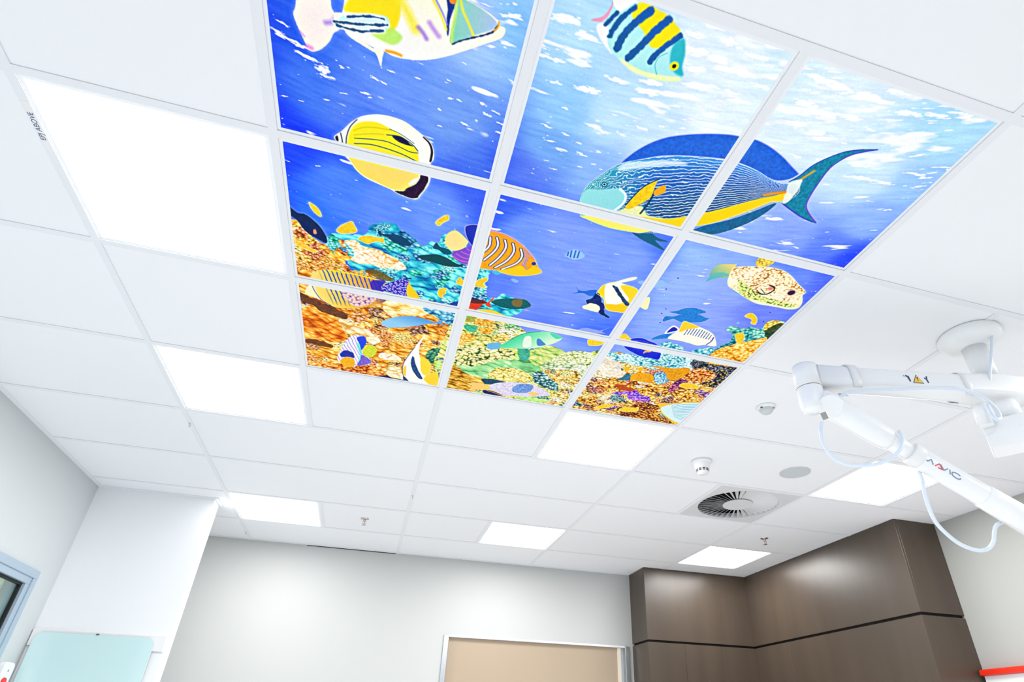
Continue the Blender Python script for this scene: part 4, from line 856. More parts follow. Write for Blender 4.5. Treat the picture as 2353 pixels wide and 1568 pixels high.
    stroke('su_cheek', (252, 254, 255), 7, 4); fill('su_pec', (250, 205, 30), 1, 1, 0, .3); stroke('su_pl', (8, 65, 110), 4, 1.5); stroke('su_pl2', (5, 70, 100), 6, 3); fill('su_or', (248, 170, 30), 1, 1)
    fill('su_pw', (235, 245, 240), .9, 5); stroke('su_ped', (246, 150, 30), 9, 4)
    dot('su_eye', (5, 90, 120), 9); dot('su_eye', (140, 225, 230), 6); dot('su_eye', (10, 60, 90), 3.5); stroke('su_body', (200, 240, 250), 1.6, 1.2, .7, True)
    # ---------- middle panels
    fill('dk', (8, 38, 92), 1, 1, 0, .3); fill('dk_f', (230, 140, 120))
    def yfish(n):
        stroke(n, (255, 248, 200), 4, 3, .8, True); fill(n, (254, 205, 45), 1, 1, 0, .25)
    for n in ('y1', 'y2', 'y3', 'y4', 'y6', 'y7'): yfish(n)
    fill('g1', (0, 72, 110)); fill('g2', (0, 78, 88)); fill('g3', (0, 90, 120)); fill('g4', (10, 70, 160))
    fill('rg_df', (25, 50, 180)); stroke('rg_df', (190, 180, 250), 2, 1.4, .9, True); fill('rg_pf', (130, 80, 210), 1, 2)
    for n in ('rg_pl1', 'rg_pl2', 'rg_pl3', 'rg_pl4'): stroke(n, (235, 110, 190), 3, 2)
    fill('rg_tail', (253, 226, 150)); fill('rg_body', (252, 165, 18), 1, 1, 0, .2)
    for n in ('rg_w0', 'rg_w1', 'rg_w2', 'rg_w3', 'rg_w4', 'rg_w5'):
        stroke(n, (25, 50, 120), 12, 1.6); stroke(n, (225, 232, 255), 6, 1.6)
    for n in ('rg_w6', 'rg_w7'): stroke(n, (120, 70, 190), 4, 1.6); stroke(n, (220, 210, 250), 1.6, 1.2)
    fill('rg_belly', (253, 205, 20), 1, 3); dot('rg_eye', (15, 70, 150), 8); stroke('rg_rim', (225, 110, 190), 3, 2); stroke('rg_body', (255, 235, 200), 1.6, 1.4, .8, True); fill('rg_fin', (80, 190, 220))
    yfish('y5')
    fill('sg_body', (150, 195, 248)); fill('sg_tail', (150, 185, 245), .7)
    for n in ('sg_1', 'sg_2', 'sg_3', 'sg_4'): stroke(n, (40, 120, 215), 5, 2)
    fill('pale1', (150, 190, 245), .8, 3); fill('bb', (30, 105, 220), .9, 2)
    fill('bn_tail', (255, 240, 190)); fill('bn_body', (255, 218, 40)); fill('bn_w', (255, 250, 236), 1, 4); fill('bn_y2', (255, 205, 25), 1, 4)
    fill('bn_face', (10, 50, 120), 1, 1, 6, .8); fill('bn_sn', (255, 240, 215), 1, 2, 4); fill('bn_blk', (40, 80, 110), 1, 1, 5, .9); stroke('bn_body', (255, 252, 225), 2, 1.6, .8, True)
    fill('rd_d', (20, 50, 80)); fill('rd', (225, 50, 20), .95, 2); fill('rd_d', (40, 40, 60), .7, 2); fill('wr', (0, 98, 105), 1, 1, 0, .3); fill('wr_b', (130, 110, 60), .9, 4); fill('wr_t', (230, 70, 30)); fill('yb', (235, 215, 40), 1, 3)
    fill('gh', (160, 178, 240), .8, 2); fill('ps', (150, 195, 245), .85, 2)
    # puffer
    gradfill('pf_tail', (253, 222, 120), (60, 175, 190), SH['pf_tail'][5], SH['pf_tail'][0]); fill('pf_tl', (90, 190, 200), .7, 5)
    fill('pf_dor', (235, 200, 80), 1, 1, 3, .9); fill('pf_bf', (110, 180, 245), .9, 2)
    m, sl = mask(SH['pf_body']); U2, V2 = grid_of(sl); d, ox, oy, idv = worley(U2, V2, 9, 51)
    C = ramp(np.clip(d * 1.15 + (fbm(U2, V2, 50, 50, 52) - .5) * .9, 0, 1), [(0, (255, 250, 228)), (.55, (254, 238, 195)), (.9, (225, 165, 80)), (1, (180, 120, 50))])
    put(m, sl, C)
    m, sl = mask(SH['pf_grn'], 12); U2, V2 = grid_of(sl); d, ox, oy, idv = worley(U2, V2, 9, 53)
    put(m, sl, ramp(np.clip(d * 1.3, 0, 1), [(0, (252, 250, 180)), (.6, (215, 235, 120)), (1, (90, 110, 30))]), .85)
    fill('pf_low', (253, 250, 220), .9, 4)
    for n in ('pf_k1', 'pf_k2', 'pf_k3', 'pf_k4'): stroke(n, (50, 60, 10), 3, 2, .8)
    stroke('pf_k5', (60, 30, 20), 6, 3, .9, wob=4); dot('pf_gill', (235, 130, 120), 8, 4); dot('pf_eye', (230, 200, 190), 17, 3); dot('pf_eye', (90, 40, 60), 13, 3); dot('pf_eye', (60, 30, 80), 7); stroke('pf_body', (255, 252, 235), 2, 2, .7, True)
    for n in ('bp1', 'bp2', 'bp3'): fill(n, (32, 128, 215), .95, 1, 0, .3)
    fill('cv_body', (253, 248, 236)); fill('cv_y', (252, 210, 60), 1, 4); fill('cv_tail', (252, 250, 252)); fill('cv_tb', (35, 50, 190))
    m, sl = mask(SH['cv_body']); s, f, ss, qq = frame_sf('cv_top', 'cv_bot', sl)
    put(m * np.clip((np.sin(s * 2 * math.pi * 12 + f * 1.5) - .35) / .4, 0, 1) * ((f > .0) & (f < 1.0) & (s > .15) & (s < 1)), sl, (60, 110, 165))
    stroke('cv_f', (80, 70, 180), 5, 2); stroke('cv_body', (255, 244, 190), 2, 1.5, .8, True)
    for n in ('y8', 'y9', 'y10'): yfish(n)
    for n in ('d1', 'd2', 'd3', 'd4', 'd7', 'd8', 'd11'): dot(n, (25, 70, 170), 3)
    for n in ('d5', 'd6', 'd9', 'd10'): dot(n, (120, 205, 240), 5, 3)
    # ---------- fish of the bottom panels
    fill('db', (20, 42, 212), 1, 1, 0, .3); fill('db_f', (250, 165, 100)); stroke('db_l', (90, 110, 240), 2, 2, .8)
    m, sl = mask(SH['em']); s, f, ss, qq = frame_sf('em_top', 'em_bot', sl); U2, V2 = grid_of(sl)
    line = np.clip((np.sin(s * 2 * math.pi * 17 - f * 5 + (fbm(U2, V2, 20, 20, 55) - .5) * 2) - .25) / .4, 0, 1) * np.clip((s - .12) / .1, 0, 1) * np.clip((.95 - f) / .2, 0, 1)
    base = ramp(np.clip(s, 0, 1), [(0, (252, 225, 120)), (.4, (248, 200, 70)), (.8, (235, 160, 60)), (1, (60, 40, 190))])
    put(m, sl, base * (1 - line[..., None]) + c3((60, 95, 175)) * line[..., None])
    stroke('em_tbl', (252, 222, 30), 8, 4, .9); fill('em_blu', (45, 30, 190), .8, 6)
    m, sl = mask(SH['em_pur'], 6); U2, V2 = grid_of(sl); d, ox, oy, idv = worley(U2, V2, 11, 56)
    put(m, sl, ramp(np.clip(d * 1.2, 0, 1), [(0, (255, 235, 225)), (.6, (240, 190, 190)), (1, (90, 70, 190))]), .9)
    fill('em_face', (253, 240, 200), .9, 4); stroke('em_fl', (70, 100, 170), 3.5, 2)
    m, sl = mask(SH['em_tail']); U2, V2 = grid_of(sl); d, ox, oy, idv = worley(U2, V2, 9, 57)
    put(m, sl, ramp(np.clip(d * 1.1, 0, 1), [(0, (225, 215, 255)), (.35, (120, 110, 225)), (.7, (40, 30, 170)), (1, (30, 20, 150))])); fill('em_ty', (252, 205, 20), 1, 2)
    gradfill('bl', (90, 165, 225), (150, 205, 240), SH['bl'][4], SH['bl'][14]); stroke('bl_r', (235, 110, 40), 4, 3)
    fill('ea_y', (215, 222, 60), 1, 1, 0, .2); fill('ea_p', (115, 90, 205), 1, 1, 0, .4); fill('ea', (238, 236, 252), 1, 1)
    m, sl = mask(SH['ea']); U2, V2 = grid_of(sl); put(m * np.clip((np.sin((U2 * .8 - V2 * .25) * .55 + 5 * fbm(U2, V2, 40, 40, 58)) - .5) / .4, 0, 1), sl, (150, 120, 220), .7)
    fill('ea_b', (40, 80, 225)); fill('ea_t', (110, 220, 215), .8, 3); fill('ea_p', (115, 90, 205), .9, 1, 0, .4); fill('ea_m', (30, 55, 170), 1, 1, 4, .3); fill('ea_o', (250, 180, 30), 1, 1, 0, .2)
    fill('b2', (255, 248, 240)); fill('b2_y', (255, 220, 60), 1, 2); fill('b2_y2', (255, 215, 50), 1, 2); fill('b2_y3', (255, 210, 70), 1, 3); fill('b2_k', (40, 85, 135), 1, 1, 3, .8); fill('b2_d', (30, 70, 130)); stroke('b2_e', (30, 70, 110), 2.5, 2)
    fill('pa_t', (110, 185, 225)); gradfill('pa', (70, 220, 160), (215, 248, 215), SH['pa_b'][1], SH['pa'][12]); fill('pa_y', (250, 252, 235), .8, 8); fill('pa_h', (60, 215, 170), .8, 4); fill('pa_f', (65, 135, 205), .9, 2); stroke('pa_b', (10, 120, 110), 3, 2)
    fill('go_n', (15, 35, 95)); fill('go', (222, 215, 240), 1, 1, 0, .3); fill('go_t', (252, 205, 110), .95, 3); fill('go_b', (90, 140, 215), .8, 8, 6, .6); stroke('go_r', (250, 150, 150), 4, 3); fill('go_y', (252, 205, 100), .8, 5)
    fill('rb', (190, 75, 30), 1, 1, 0, .4)
    for n in ('y11', 'y12', 'y13', 'y14'): yfish(n)
    fill('bx', (252, 195, 60)); fill('bxi', (215, 242, 245), 1, 2)
    m, sl = mask(SH['bxi']); U2, V2 = grid_of(sl); s, f, ss, qq = frame_sf('bxt', 'bxb', sl)
    put(m * np.clip((np.sin(f * 2 * math.pi * 9) - .2) / .5, 0, 1) * (f > -.1) * (f < 1.2) * (s > .05), sl, (110, 180, 215), .8)
    # crisp local contrast of the printed photograph
    U, V = grid_of((0, NPX, 0, NPX))
    a = boxblur(boxblur(img, 5), 5); img[:] = img + .38 * (img - a)
    a = boxblur(boxblur(img, 22), 22); img[:] = img + .16 * (img - a)
    img[:] += ((fbm(U, V, 3.2, 3.2, 400, 2) - .5) * .05)[..., None]
    np.clip(img, 0, 1, out=img)
paint()
lin = np.where(img <= .04045, img / 12.92, ((img + .055) / 1.055) ** 2.4).astype(np.float32)

PLAB = {(0, 0): 'backlit picture panel showing a white and yellow triggerfish', (0, 1): 'backlit picture panel with the black-barred yellow sergeant fish',
        (0, 2): 'backlit picture panel with the forked blue surgeonfish tail and white glare', (1, 0): 'backlit picture panel with teal reef and several small yellow fish',
        (1, 1): 'centre backlit picture panel with orange striped angelfish and bannerfish', (1, 2): 'backlit picture panel with the spotted pufferfish',
        (2, 0): 'backlit picture panel of orange coral with a blue-masked angelfish', (2, 1): 'backlit picture panel of yellow-green coral with a pale green parrotfish',
        (2, 2): 'backlit picture panel of dark and purple coral with orange sponges'}
STEP = {0: (1.3, 1.3), 1: (1.7, 2.0), 2: (2.1, 2.6)}
pframe = None
for i in range(3):
    for j in range(3):
        cx, cy = .9 + .6 * j, .3 + .6 * i
        r = empty('picture_panel', (cx, cy, H)); tag(r, PLAB[(i, j)], 'light panel', 'backlit underwater picture panels in the ceiling')
        if pframe is None: pframe = frame_mb(.594, .0185, .0002, .012).build('frame', 'ledframe', r)
        else:
            c = pframe.copy(); col.objects.link(c); c.parent = r
        hw = .2797; nu = int(2 * hw * 1000 / STEP[i][0]); nv = int(2 * hw * 1000 / STEP[i][1])
        xs = np.linspace(-hw, hw, nu + 1); ys = np.linspace(-hw, hw, nv + 1)
        X, Y = np.meshgrid(xs, ys); co = np.stack([X, Y, np.full_like(X, .0012)], -1).reshape(-1, 3).astype(np.float32)
        idx = np.arange((nu + 1) * (nv + 1)).reshape(nv + 1, nu + 1)
        q = np.stack([idx[:-1, :-1], idx[1:, :-1], idx[1:, 1:], idx[:-1, 1:]], -1).reshape(-1).astype(np.int32)
        me = bpy.data.meshes.new('print'); nf = nu * nv
        me.vertices.add(len(co)); me.vertices.foreach_set('co', co.reshape(-1))
        me.loops.add(nf * 4); me.loops.foreach_set('vertex_index', q)
        me.polygons.add(nf); me.polygons.foreach_set('loop_start', np.arange(nf, dtype=np.int32) * 4)
        me.update(calc_edges=True)
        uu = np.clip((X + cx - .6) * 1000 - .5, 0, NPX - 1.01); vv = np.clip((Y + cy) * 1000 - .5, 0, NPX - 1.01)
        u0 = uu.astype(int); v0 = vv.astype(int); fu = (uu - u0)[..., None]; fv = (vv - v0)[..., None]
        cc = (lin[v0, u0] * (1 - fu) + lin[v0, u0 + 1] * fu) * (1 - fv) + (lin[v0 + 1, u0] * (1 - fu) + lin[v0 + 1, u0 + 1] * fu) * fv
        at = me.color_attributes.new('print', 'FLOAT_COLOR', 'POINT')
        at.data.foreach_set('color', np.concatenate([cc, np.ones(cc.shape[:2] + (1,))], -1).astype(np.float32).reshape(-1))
        me.materials.append(M['print'])
        o = bpy.data.objects.new('print', me); col.objects.link(o); o.parent = r
        o['label'] = 'glowing printed underwater picture'
# ------------------------------------------------------------------ dark brown wall cladding in the far right corner
CX, CY, CX1, CY1 = 3.395, 4.43, 4.445, 2.575
core = MB(); core.box(CX + .02, XR - .001, CY + .02, YB - .001, 0, H - .02).box(CX1 + .02, XR - .001, CY1 + .02, CY + .02, 0, H - .02)
clad = empty('wall_cladding', (CX, YB, 0)); tag(clad, 'dark brown laminate wall cladding wrapping the far right corner', 'wall cladding')
setp(core.build('backing', 'black'), clad)
G0, G1 = H - .612, H - .630
def panel(*b): setp(B(*b).build('panel', 'brown', None, .0012, 1), clad)
for z0, z1, split in ((G0, H - .004, False), (.02, G1, True)):
    panel(CX, CX + .019, CY + .0195, YB - .002, z0, z1)
    xs_ = [CX, 3.743, 4.101, CX1 + .019] if split else [CX, CX1 + .019]
    for a, b in zip(xs_[:-1], xs_[1:]): panel(a + (.0008 if a > CX else 0), b - (.0008 if b < CX1 else 0), CY, CY + .019, z0, z1)
    ys_ = [CY1, 3.945, CY - .0005] if split else [CY1, CY - .0005]
    for a, b in zip(ys_[:-1], ys_[1:]): panel(CX1, CX1 + .019, a + (.0008 if a > CY1 else 0), b - (.0008 if b < 4.4 else 0), z0, z1)
    panel(CX1 + .0195, XR - .001, CY1, CY1 + .019, z0, z1)

# ------------------------------------------------------------------ door in the back wall
door = tag(B(1.727, 3.253, YB + .03, YB + .07, .005, H - .648).build('door_1', 'beige', None, .001, 1), kind='structure')
B(1.684, 1.7265, YB - .014, YB + .1, 0, H - .632).build('jamb', 'alu', door, .002, 1)
B(3.318, 3.361, YB - .014, YB + .1, 0, H - .638).build('jamb', 'alu', door, .002, 1)
B(1.7265, 3.318, YB - .006, YB + .1, H - .6475, H - .632).build('head_frame', 'whitep', door, .001, 1)
B(3.2535, 3.284, YB + .012, YB + .1, 0, H - .648).build('door_stop', 'cream', door, .001, 1)
B(3.2845, 3.3175, YB + .04, YB + .1, 0, H - .648).build('seal', 'grey', door)
B(1.727, 3.3175, YB + .1005, YB + .115, 0, H - .632).build('backing', 'beige', door)

# ------------------------------------------------------------------ control-room window in the left wall
win = MB(); o0, o1, p0, p1 = WY0 - .045, 3.55, WZ0 - .045, H - .607
def ring(m, y0, y1, z0, z1, b, x0, x1):
    m.box(x0, x1, y0, y1, z1 - b, z1).box(x0, x1, y0, y1, z0, z0 + b).box(x0, x1, y0, y0 + b, z0 + b, z1 - b).box(x0, x1, y1 - b, y1, z0 + b, z1 - b); return m
window = tag(ring(win, o0, o1, p0, p1, .042, XL - .06, XL + .012).build('window_1', 'winframe', None, .002, 1), kind='structure')
ring(MB(), WY0 + .0, WY1 + .002, WZ0, WZ1 + .002, .042, XL - .06, XL + .004).build('inner_frame', 'winframe', window, .0015, 1)
ring(MB(), WY0 + .0425, WY1 - .0405, WZ0 + .0425, WZ1 - .0405, .013, XL - .03, XL - .012).build('gasket', 'black', window)
B(XL - .024, XL - .020, WY0 + .0556, WY1 - .0536, WZ0 + .0556, WZ1 - .0536).build('pane', 'glass', window)
# the room behind the glass
m = MB(); xa, xb, ya, yb = -3.2, XL - .125, .9, 4.5
m.box(xa - .05, xa, ya, yb, 0, 2.6).box(xa, xb, ya - .05, ya, 0, 2.6).box(xa, xb, yb, yb + .05, 0, 2.6).box(xa, xb, ya, yb, -.05, 0).box(xa, xb, ya, yb, 2.55, 2.6)
tag(m.build('wall_control_room', 'inner'), kind='structure')
rl = empty('ceiling_light', (-1.75, 3.35, 2.54)); tag(rl, 'lit ceiling panel inside the control room beyond the left window', 'ceiling light')  # unseen panel added to brighten the room behind the window
frame_mb(.594, .0195, .0, .009).build('frame', 'ledframe', rl)
c = led_panel.proto[1].copy(); col.objects.link(c); c.parent = rl
hr = tag(B(-2.3, -1.0, 4.40, 4.4995, H - .556, H - .45).build('blind_rail', 'creamrail', None, .006, 2), 'pale cream blind rail seen through the left window', 'blind rail')
B(-2.3, -1.0, 4.43, 4.4995, H - .625, H - .5565).build('track', 'olive', hr, .003, 1)
hk = MB().tube(smooth_pts([(-1.335, 4.395, H - .545), (-1.338, 4.375, H - .548), (-1.342, 4.37, H - .57), (-1.37, 4.37, H - .60), (-1.41, 4.37, H - .615)]), .009)
tag(hk.build('hook', 'whitep'), 'small white hook on the cream rail behind the window', 'hook')

# ------------------------------------------------------------------ mint glass board on the wall nib
gb = empty('glass_board', (-.46, NY0, H - 1.4)); tag(gb, 'pale mint glass board with rounded corners on the white nib', 'board')
def rrect(x0, x1, z0, z1, r, n=6):
    P = []
    for cx, cz, a0 in ((x1 - r, z1 - r, 0), (x0 + r, z1 - r, 90), (x0 + r, z0 + r, 180), (x1 - r, z0 + r, 270)):
        for k in range(n + 1):
            a = math.radians(a0 + 90 * k / n); P.append((cx + r * math.cos(a), cz + r * math.sin(a)))
    return P
XZ = lambda y: Matrix(((1, 0, 0, 0), (0, 0, 1, y), (0, 1, 0, 0), (0, 0, 0, 1)))
setp(B(XL + .004, NX - .004, NY0 - .018, NY0 - .0005, H - .964, H - .876).build('backing_rail', 'whitep', None, .002, 1), gb)
setp(MB().prism(rrect(-.772, -.152, H - 1.95, H - .893, .05), 0, .006, XZ(NY0 - .030)).build('glass', 'mint'), gb)
setp(B(-.468, -.452, NY0 - .034, NY0 - .018, H - .896, H - .886).build('clip', 'chrome', None, .001, 1), gb)
cu = empty('call_unit', (XL, 3.66, H - 1.2)); tag(cu, 'small white wall unit with a red button below the window', 'wall unit')
YZ = lambda x: Matrix(((0, 0, 1, x), (1, 0, 0, 0), (0, 1, 0, 0), (0, 0, 0, 1)))
setp(MB().prism(rrect(3.585, 3.70, H - 1.34, H - 1.065, .025), 0, .028, YZ(XL + .0005)).build('body', 'whitep', None, .003, 2), cu)
setp(MB().lathe([(.006, 0), (.006, .002)], 14, Matrix.Translation((XL + .0285, 3.645, H - 1.105)) @ Matrix.Rotation(math.pi / 2, 4, 'Y')).build('screw', 'chrome'), cu)
setp(MB().lathe([(.022, 0), (.02, .008), (.0, .01)], 20, Matrix.Translation((XL + .0285, 3.64, H - 1.16)) @ Matrix.Rotation(math.pi / 2, 4, 'Y')).build('button', 'orange'), cu)

# ------------------------------------------------------------------ red topped wall board at the right
rb_ = empty('wall_board', (XR, 2.0, H - 1.3)); tag(rb_, 'white wall board with an orange-red top rail beside the cladding', 'board')
setp(B(XR - .03, XR - .0005, 1.0, 2.555, H - 1.75, H - .965).build('board', 'whitep', None, .002, 1), rb_)
prof = [(XR - .001, H - .930), (XR - .045, H - .936), (XR - .055, H - .945), (XR - .055, H - .966), (XR - .032, H - .972), (XR - .001, H - .968)]
setp(MB().prism([(x, z) for x, z in prof], 0, 1.56, Matrix(((1, 0, 0, 0), (0, 0, 1, .998), (0, 1, 0, 0), (0, 0, 0, 1)))).build('top_rail', 'orange'), rb_)

# ------------------------------------------------------------------ ceiling fittings
def on_ceiling(name, label, cat, x, y, group=None): return tag(empty(name, (x, y, H)), label, cat, group)
sd = on_ceiling('smoke_detector', 'white smoke detector with dark slots beside the flush round cover', 'smoke detector', 2.715, 2.133)
MB().lathe([(.056, -.0002), (.056, -.012), (.050, -.018)], 40).build('base', 'whitep', sd)
MB().lathe([(.048, -.018), (.042, -.040), (.034, -.050), (.032, -.066), (.026, -.078), (.0, -.081)], 40, None, False).build('body', 'whitep', sd)
for row, (rz, rr_) in enumerate(((-.0545, .0338), (-.0625, .0326))):
    for q in range(10):
        a = 2 * math.pi * q / 10
        mt = Matrix.Rotation(a, 4, 'Z') @ Matrix.Translation((rr_, 0, rz))
        MB().box(-.002, .0012, -.0065, .0065, -.0024, .0024, mt).build('slot', 'dark', sd)
sn = on_ceiling('ceiling_sensor', 'low domed white sensor with a tiny red mark beside the long arm', 'sensor', 2.689, 1.478)
MB().lathe([(.046, -.0002), (.046, -.004), (.040, -.011), (.030, -.013)], 36).build('rim', 'whitep', sn)
MB().lathe([(.032, -.012), (.030, -.022), (.022, -.032), (.010, -.037), (.0, -.038)], 36, None, False).build('lens', 'grey', sn)
for a, m_, s_ in ((20, 'red', .004), (75, 'dark', .004), (200, 'dark', .005), (310, 'slate', .007)):
    q = math.radians(a); mt = Matrix.Translation((.036 * math.cos(q), .036 * math.sin(q), -.0135)) @ Matrix.Rotation(q, 4, 'Z')
    MB().box(-.0025, .0025, -s_, s_, -.002, .001, mt).build('mark', m_, sn)
cv = tag(MB().lathe([(.086, -.0002), (.086, -.003), (.080, -.005), (.074, -.005), (.073, -.0035)], 48, Matrix.Translation((3.305, 2.10, H))).build('round_cover', 'grey'), 'flat round pale grey cover set flush in a ceiling tile', 'ceiling cover')
def sprinkler(x, y, label):
    r = on_ceiling('sprinkler', label, 'sprinkler', x, y, 'pendant sprinklers in the ceiling')
    MB().lathe([(.030, -.0002), (.030, -.002), (.018, -.006), (.012, -.008)], 28).build('escutcheon', 'chrome', r)
    MB().lathe([(.010, -.006), (.010, -.018), (.006, -.022)], 20).build('body', 'chrome', r)
    for s_ in (-1, 1):
        MB().tube(smooth_pts([(s_ * .008, 0, -.018), (s_ * .013, 0, -.027), (s_ * .010, 0, -.038), (s_ * .003, 0, -.045)], 4), .0022, 8).build('frame_arm', 'chrome', r)
    MB().lathe([(.002, -.020), (.003, -.030), (.002, -.042)], 10).build('bulb', 'red', r)
    MB().lathe([(.004, -.044), (.015, -.0475), (.015, -.0485), (.004, -.0495)], 20).build('deflector', 'chrome', r)
sprinkler(.905, 3.872, 'chrome pendant sprinkler beside the lit panel near the nib')
sprinkler(3.895, 3.283, 'chrome pendant sprinkler nearest the brown cladding')
def hook(x, y, label):
    r = on_ceiling('ceiling_hook', label, 'hook', x, y, 'little wire hooks on the ceiling bars')
    P = [(0, .010 * math.cos(t), -.012 - .010 * math.sin(t)) for t in np.linspace(-.9, 3.9, 14)]
    MB().tube(P, .0018, 8).build('ring', 'chrome', r); MB().lathe([(.006, -.0032), (.006, -.006)], 12).build('base', 'whitep', r)
hook(0.0, 4.54, 'tiny wire hook on the bar between the nib and its lit panel')
hook(1.2, 3.255, 'tiny wire hook on the ceiling bar above the back wall, centre')
hook(0.0, 2.56, 'tiny wire hook on the left ceiling bar past the second lit panel')
# swirl diffuser
vd = on_ceiling('swirl_diffuser', 'square white air diffuser with radial swirl vanes', 'air vent', 3.3, 2.7)
n = 72; RO = .262; vs_ = []; fs_ = []; hh = .291
for i in range(n):
    a = 2 * math.pi * i / n; c, s_ = math.cos(a), math.sin(a); k = hh / max(abs(c), abs(s_))
    vs_ += [(k * c, k * s_, -.0002), (RO * c, RO * s_, -.0002), (RO * c, RO * s_, .035)]
for i in range(n):
    j = (i + 1) % n; fs_ += [(3 * i, 3 * j, 3 * j + 1, 3 * i + 1), (3 * i + 1, 3 * j + 1, 3 * j + 2, 3 * i + 2)]
MB().add(vs_, fs_).build('face_plate', 'vent', vd)
MB().lathe([(.30, .04), (.30, .085), (.0, .085)], 36, None, False).build('plenum', 'black', vd)
MB().lathe([(.098, .001), (.098, .006), (.09, .01)], 40).build('hub', 'vent', vd)
NV = 38; va = MB()
t_ = math.radians(-38)
for (ra, wa), (rb2, wb) in (((.092, .0125), (.2615, .030)),):
    ca, sa = math.cos(t_), math.sin(t_)
    P = []
    for (rr_, w_) in ((ra, wa), (rb2, wb)):
        for sgn in (-1, 1):
            for th in (-.0005, .0005):
                P.append((rr_, sgn * w_ / 2 * ca - th * sa, .012 + sgn * w_ / 2 * sa + th * ca))
va.add(P, [(0, 1, 3, 2), (4, 6, 7, 5), (0, 4, 5, 1), (2, 3, 7, 6), (0, 2, 6, 4), (1, 5, 7, 3)])
v0_ = va.build('vane', 'vent', vd)
for i in range(1, NV):
    c = v0_.copy(); col.objects.link(c); c.parent = vd; c.rotation_euler.z = 2 * math.pi * i / NV
# printed sticker on the left main bar
st = empty('bar_label', (0, .80, H - .003)); tag(st, 'white sticker lettered EPJ ABOVE on the left ceiling bar', 'label')
setp(B(-.0115, .0115, .690, .842, H - .0034, H - .00305).build('sticker', 'whitep'), st)
def text(body, size, m, mtx, name, parent, ext=.0001):
    cu_ = bpy.data.curves.new(name, 'FONT'); cu_.body = body; cu_.size = size; cu_.extrude = ext; cu_.align_x = 'CENTER'; cu_.align_y = 'CENTER'
    t = bpy.data.objects.new(name, cu_); col.objects.link(t); bpy.context.view_layer.update()
    me = bpy.data.meshes.new_from_object(t.evaluated_get(bpy.context.evaluated_depsgraph_get())); bpy.data.objects.remove(t)
    me.transform(mtx); me.materials.append(M[m]); o = bpy.data.objects.new(name, me); col.objects.link(o)
    return setp(o, parent)
text('EPJ ABOVE', .0185, 'blue', Matrix(((0, -1, 0, 0.0), (-1, 0, 0, .766), (0, 0, -1, H - .0036), (0, 0, 0, 1))), 'lettering', st)

# ------------------------------------------------------------------ ceiling-mounted double arm
AX, AY = 3.09, .75; JX, JY = (2.4024, 0.8827)
arm = empty('jointed_boom', (AX, AY, H)); tag(arm, 'white ceiling-mounted jointed boom with cables and a yellow warning label', 'ceiling boom')
def P_(o): return setp(o, arm)
T = lambda x, y, z=0: Matrix.Translation((x, y, H + z))
P_(MB().lathe([(.104, -.0005), (.107, -.006), (.107, -.014), (.101, -.028), (.086, -.042), (.066, -.051), (.052, -.056), (.047, -.062)], 48, T(AX, AY)).build('canopy', 'white'))
P_(MB().lathe([(.041, -.058), (.040, -.14), (.038, -.208)], 36, T(AX, AY)).build('stem', 'white'))
dv = Vector((JX - AX, JY - AY, 0)); LA = dv.length; dv.normalize(); ang = math.atan2(dv.y, dv.x)
F = T(AX, AY) @ Matrix.Rotation(ang, 4, 'Z')               # local x runs along the upper arm
zc = -.245
# upper arm: a rounded beam, swept section by section
secs = [(-.125, .040, .040), (-.115, .050, .047), (-.04, .055, .050), (.05, .055, .048), (.16, .043, .042), (.45, .040, .040), (LA - .03, .040, .042)]
vs_ = []; fs_ = []; NS = 20
for (x, hw_, hz) in secs:
    for q in range(NS):
        a = 2 * math.pi * q / NS; c, s_ = math.cos(a), math.sin(a)
        vs_.append(F @ Vector((x, hw_ * math.copysign(abs(c) ** .45, c), zc + hz * math.copysign(abs(s_) ** .45, s_))))
for i in range(len(secs) - 1):
    for q in range(NS): fs_.append((i * NS + q, i * NS + (q + 1) % NS, (i + 1) * NS + (q + 1) % NS, (i + 1) * NS + q))
fs_ += [tuple(range(NS))[::-1], tuple(range((len(secs) - 1) * NS, len(secs) * NS))]
up_arm = P_(MB().add(vs_, fs_, True).build('upper_arm', 'white'))
P_(MB().lathe([(.030, -.196), (.041, -.202), (.043, -.215), (.043, -.292)], 36, T(JX, JY)).build('elbow_top', 'white'))
P_(MB().lathe([(.043, -.2945), (.043, -.355), (.038, -.376), (.022, -.386), (.0, -.388)], 36, T(JX, JY), False).build('elbow_bottom', 'white'))
for x in (.13, LA - .155):
    r_ = MB()
    for q in range(17):
        pass
    P = []
    for q in range(18):
        a = math.radians(-60 + 300 * q / 17) ; P.append(F @ Vector((x + .012 * math.sin(a * .5), .0445 * math.copysign(abs(math.cos(a)) ** .6, math.cos(a)), zc + .049 * math.copysign(abs(math.sin(a)) ** .6, math.sin(a)))))
    vs_ = []; fs_ = []
    for p in P:
        for dx in (-.016, .016):
            vs_.append(p + (F.to_3x3() @ Vector((dx, 0, 0))))
    for i in range(len(P) - 1): fs_.append((2 * i, 2 * i + 1, 2 * i + 3, 2 * i + 2))
    o = MB().add(vs_, fs_, True).build('cable_strap', 'whitep'); so = o.modifiers.new('solid', 'SOLIDIFY'); so.thickness = .003; so.offset = 1
    P_(o)
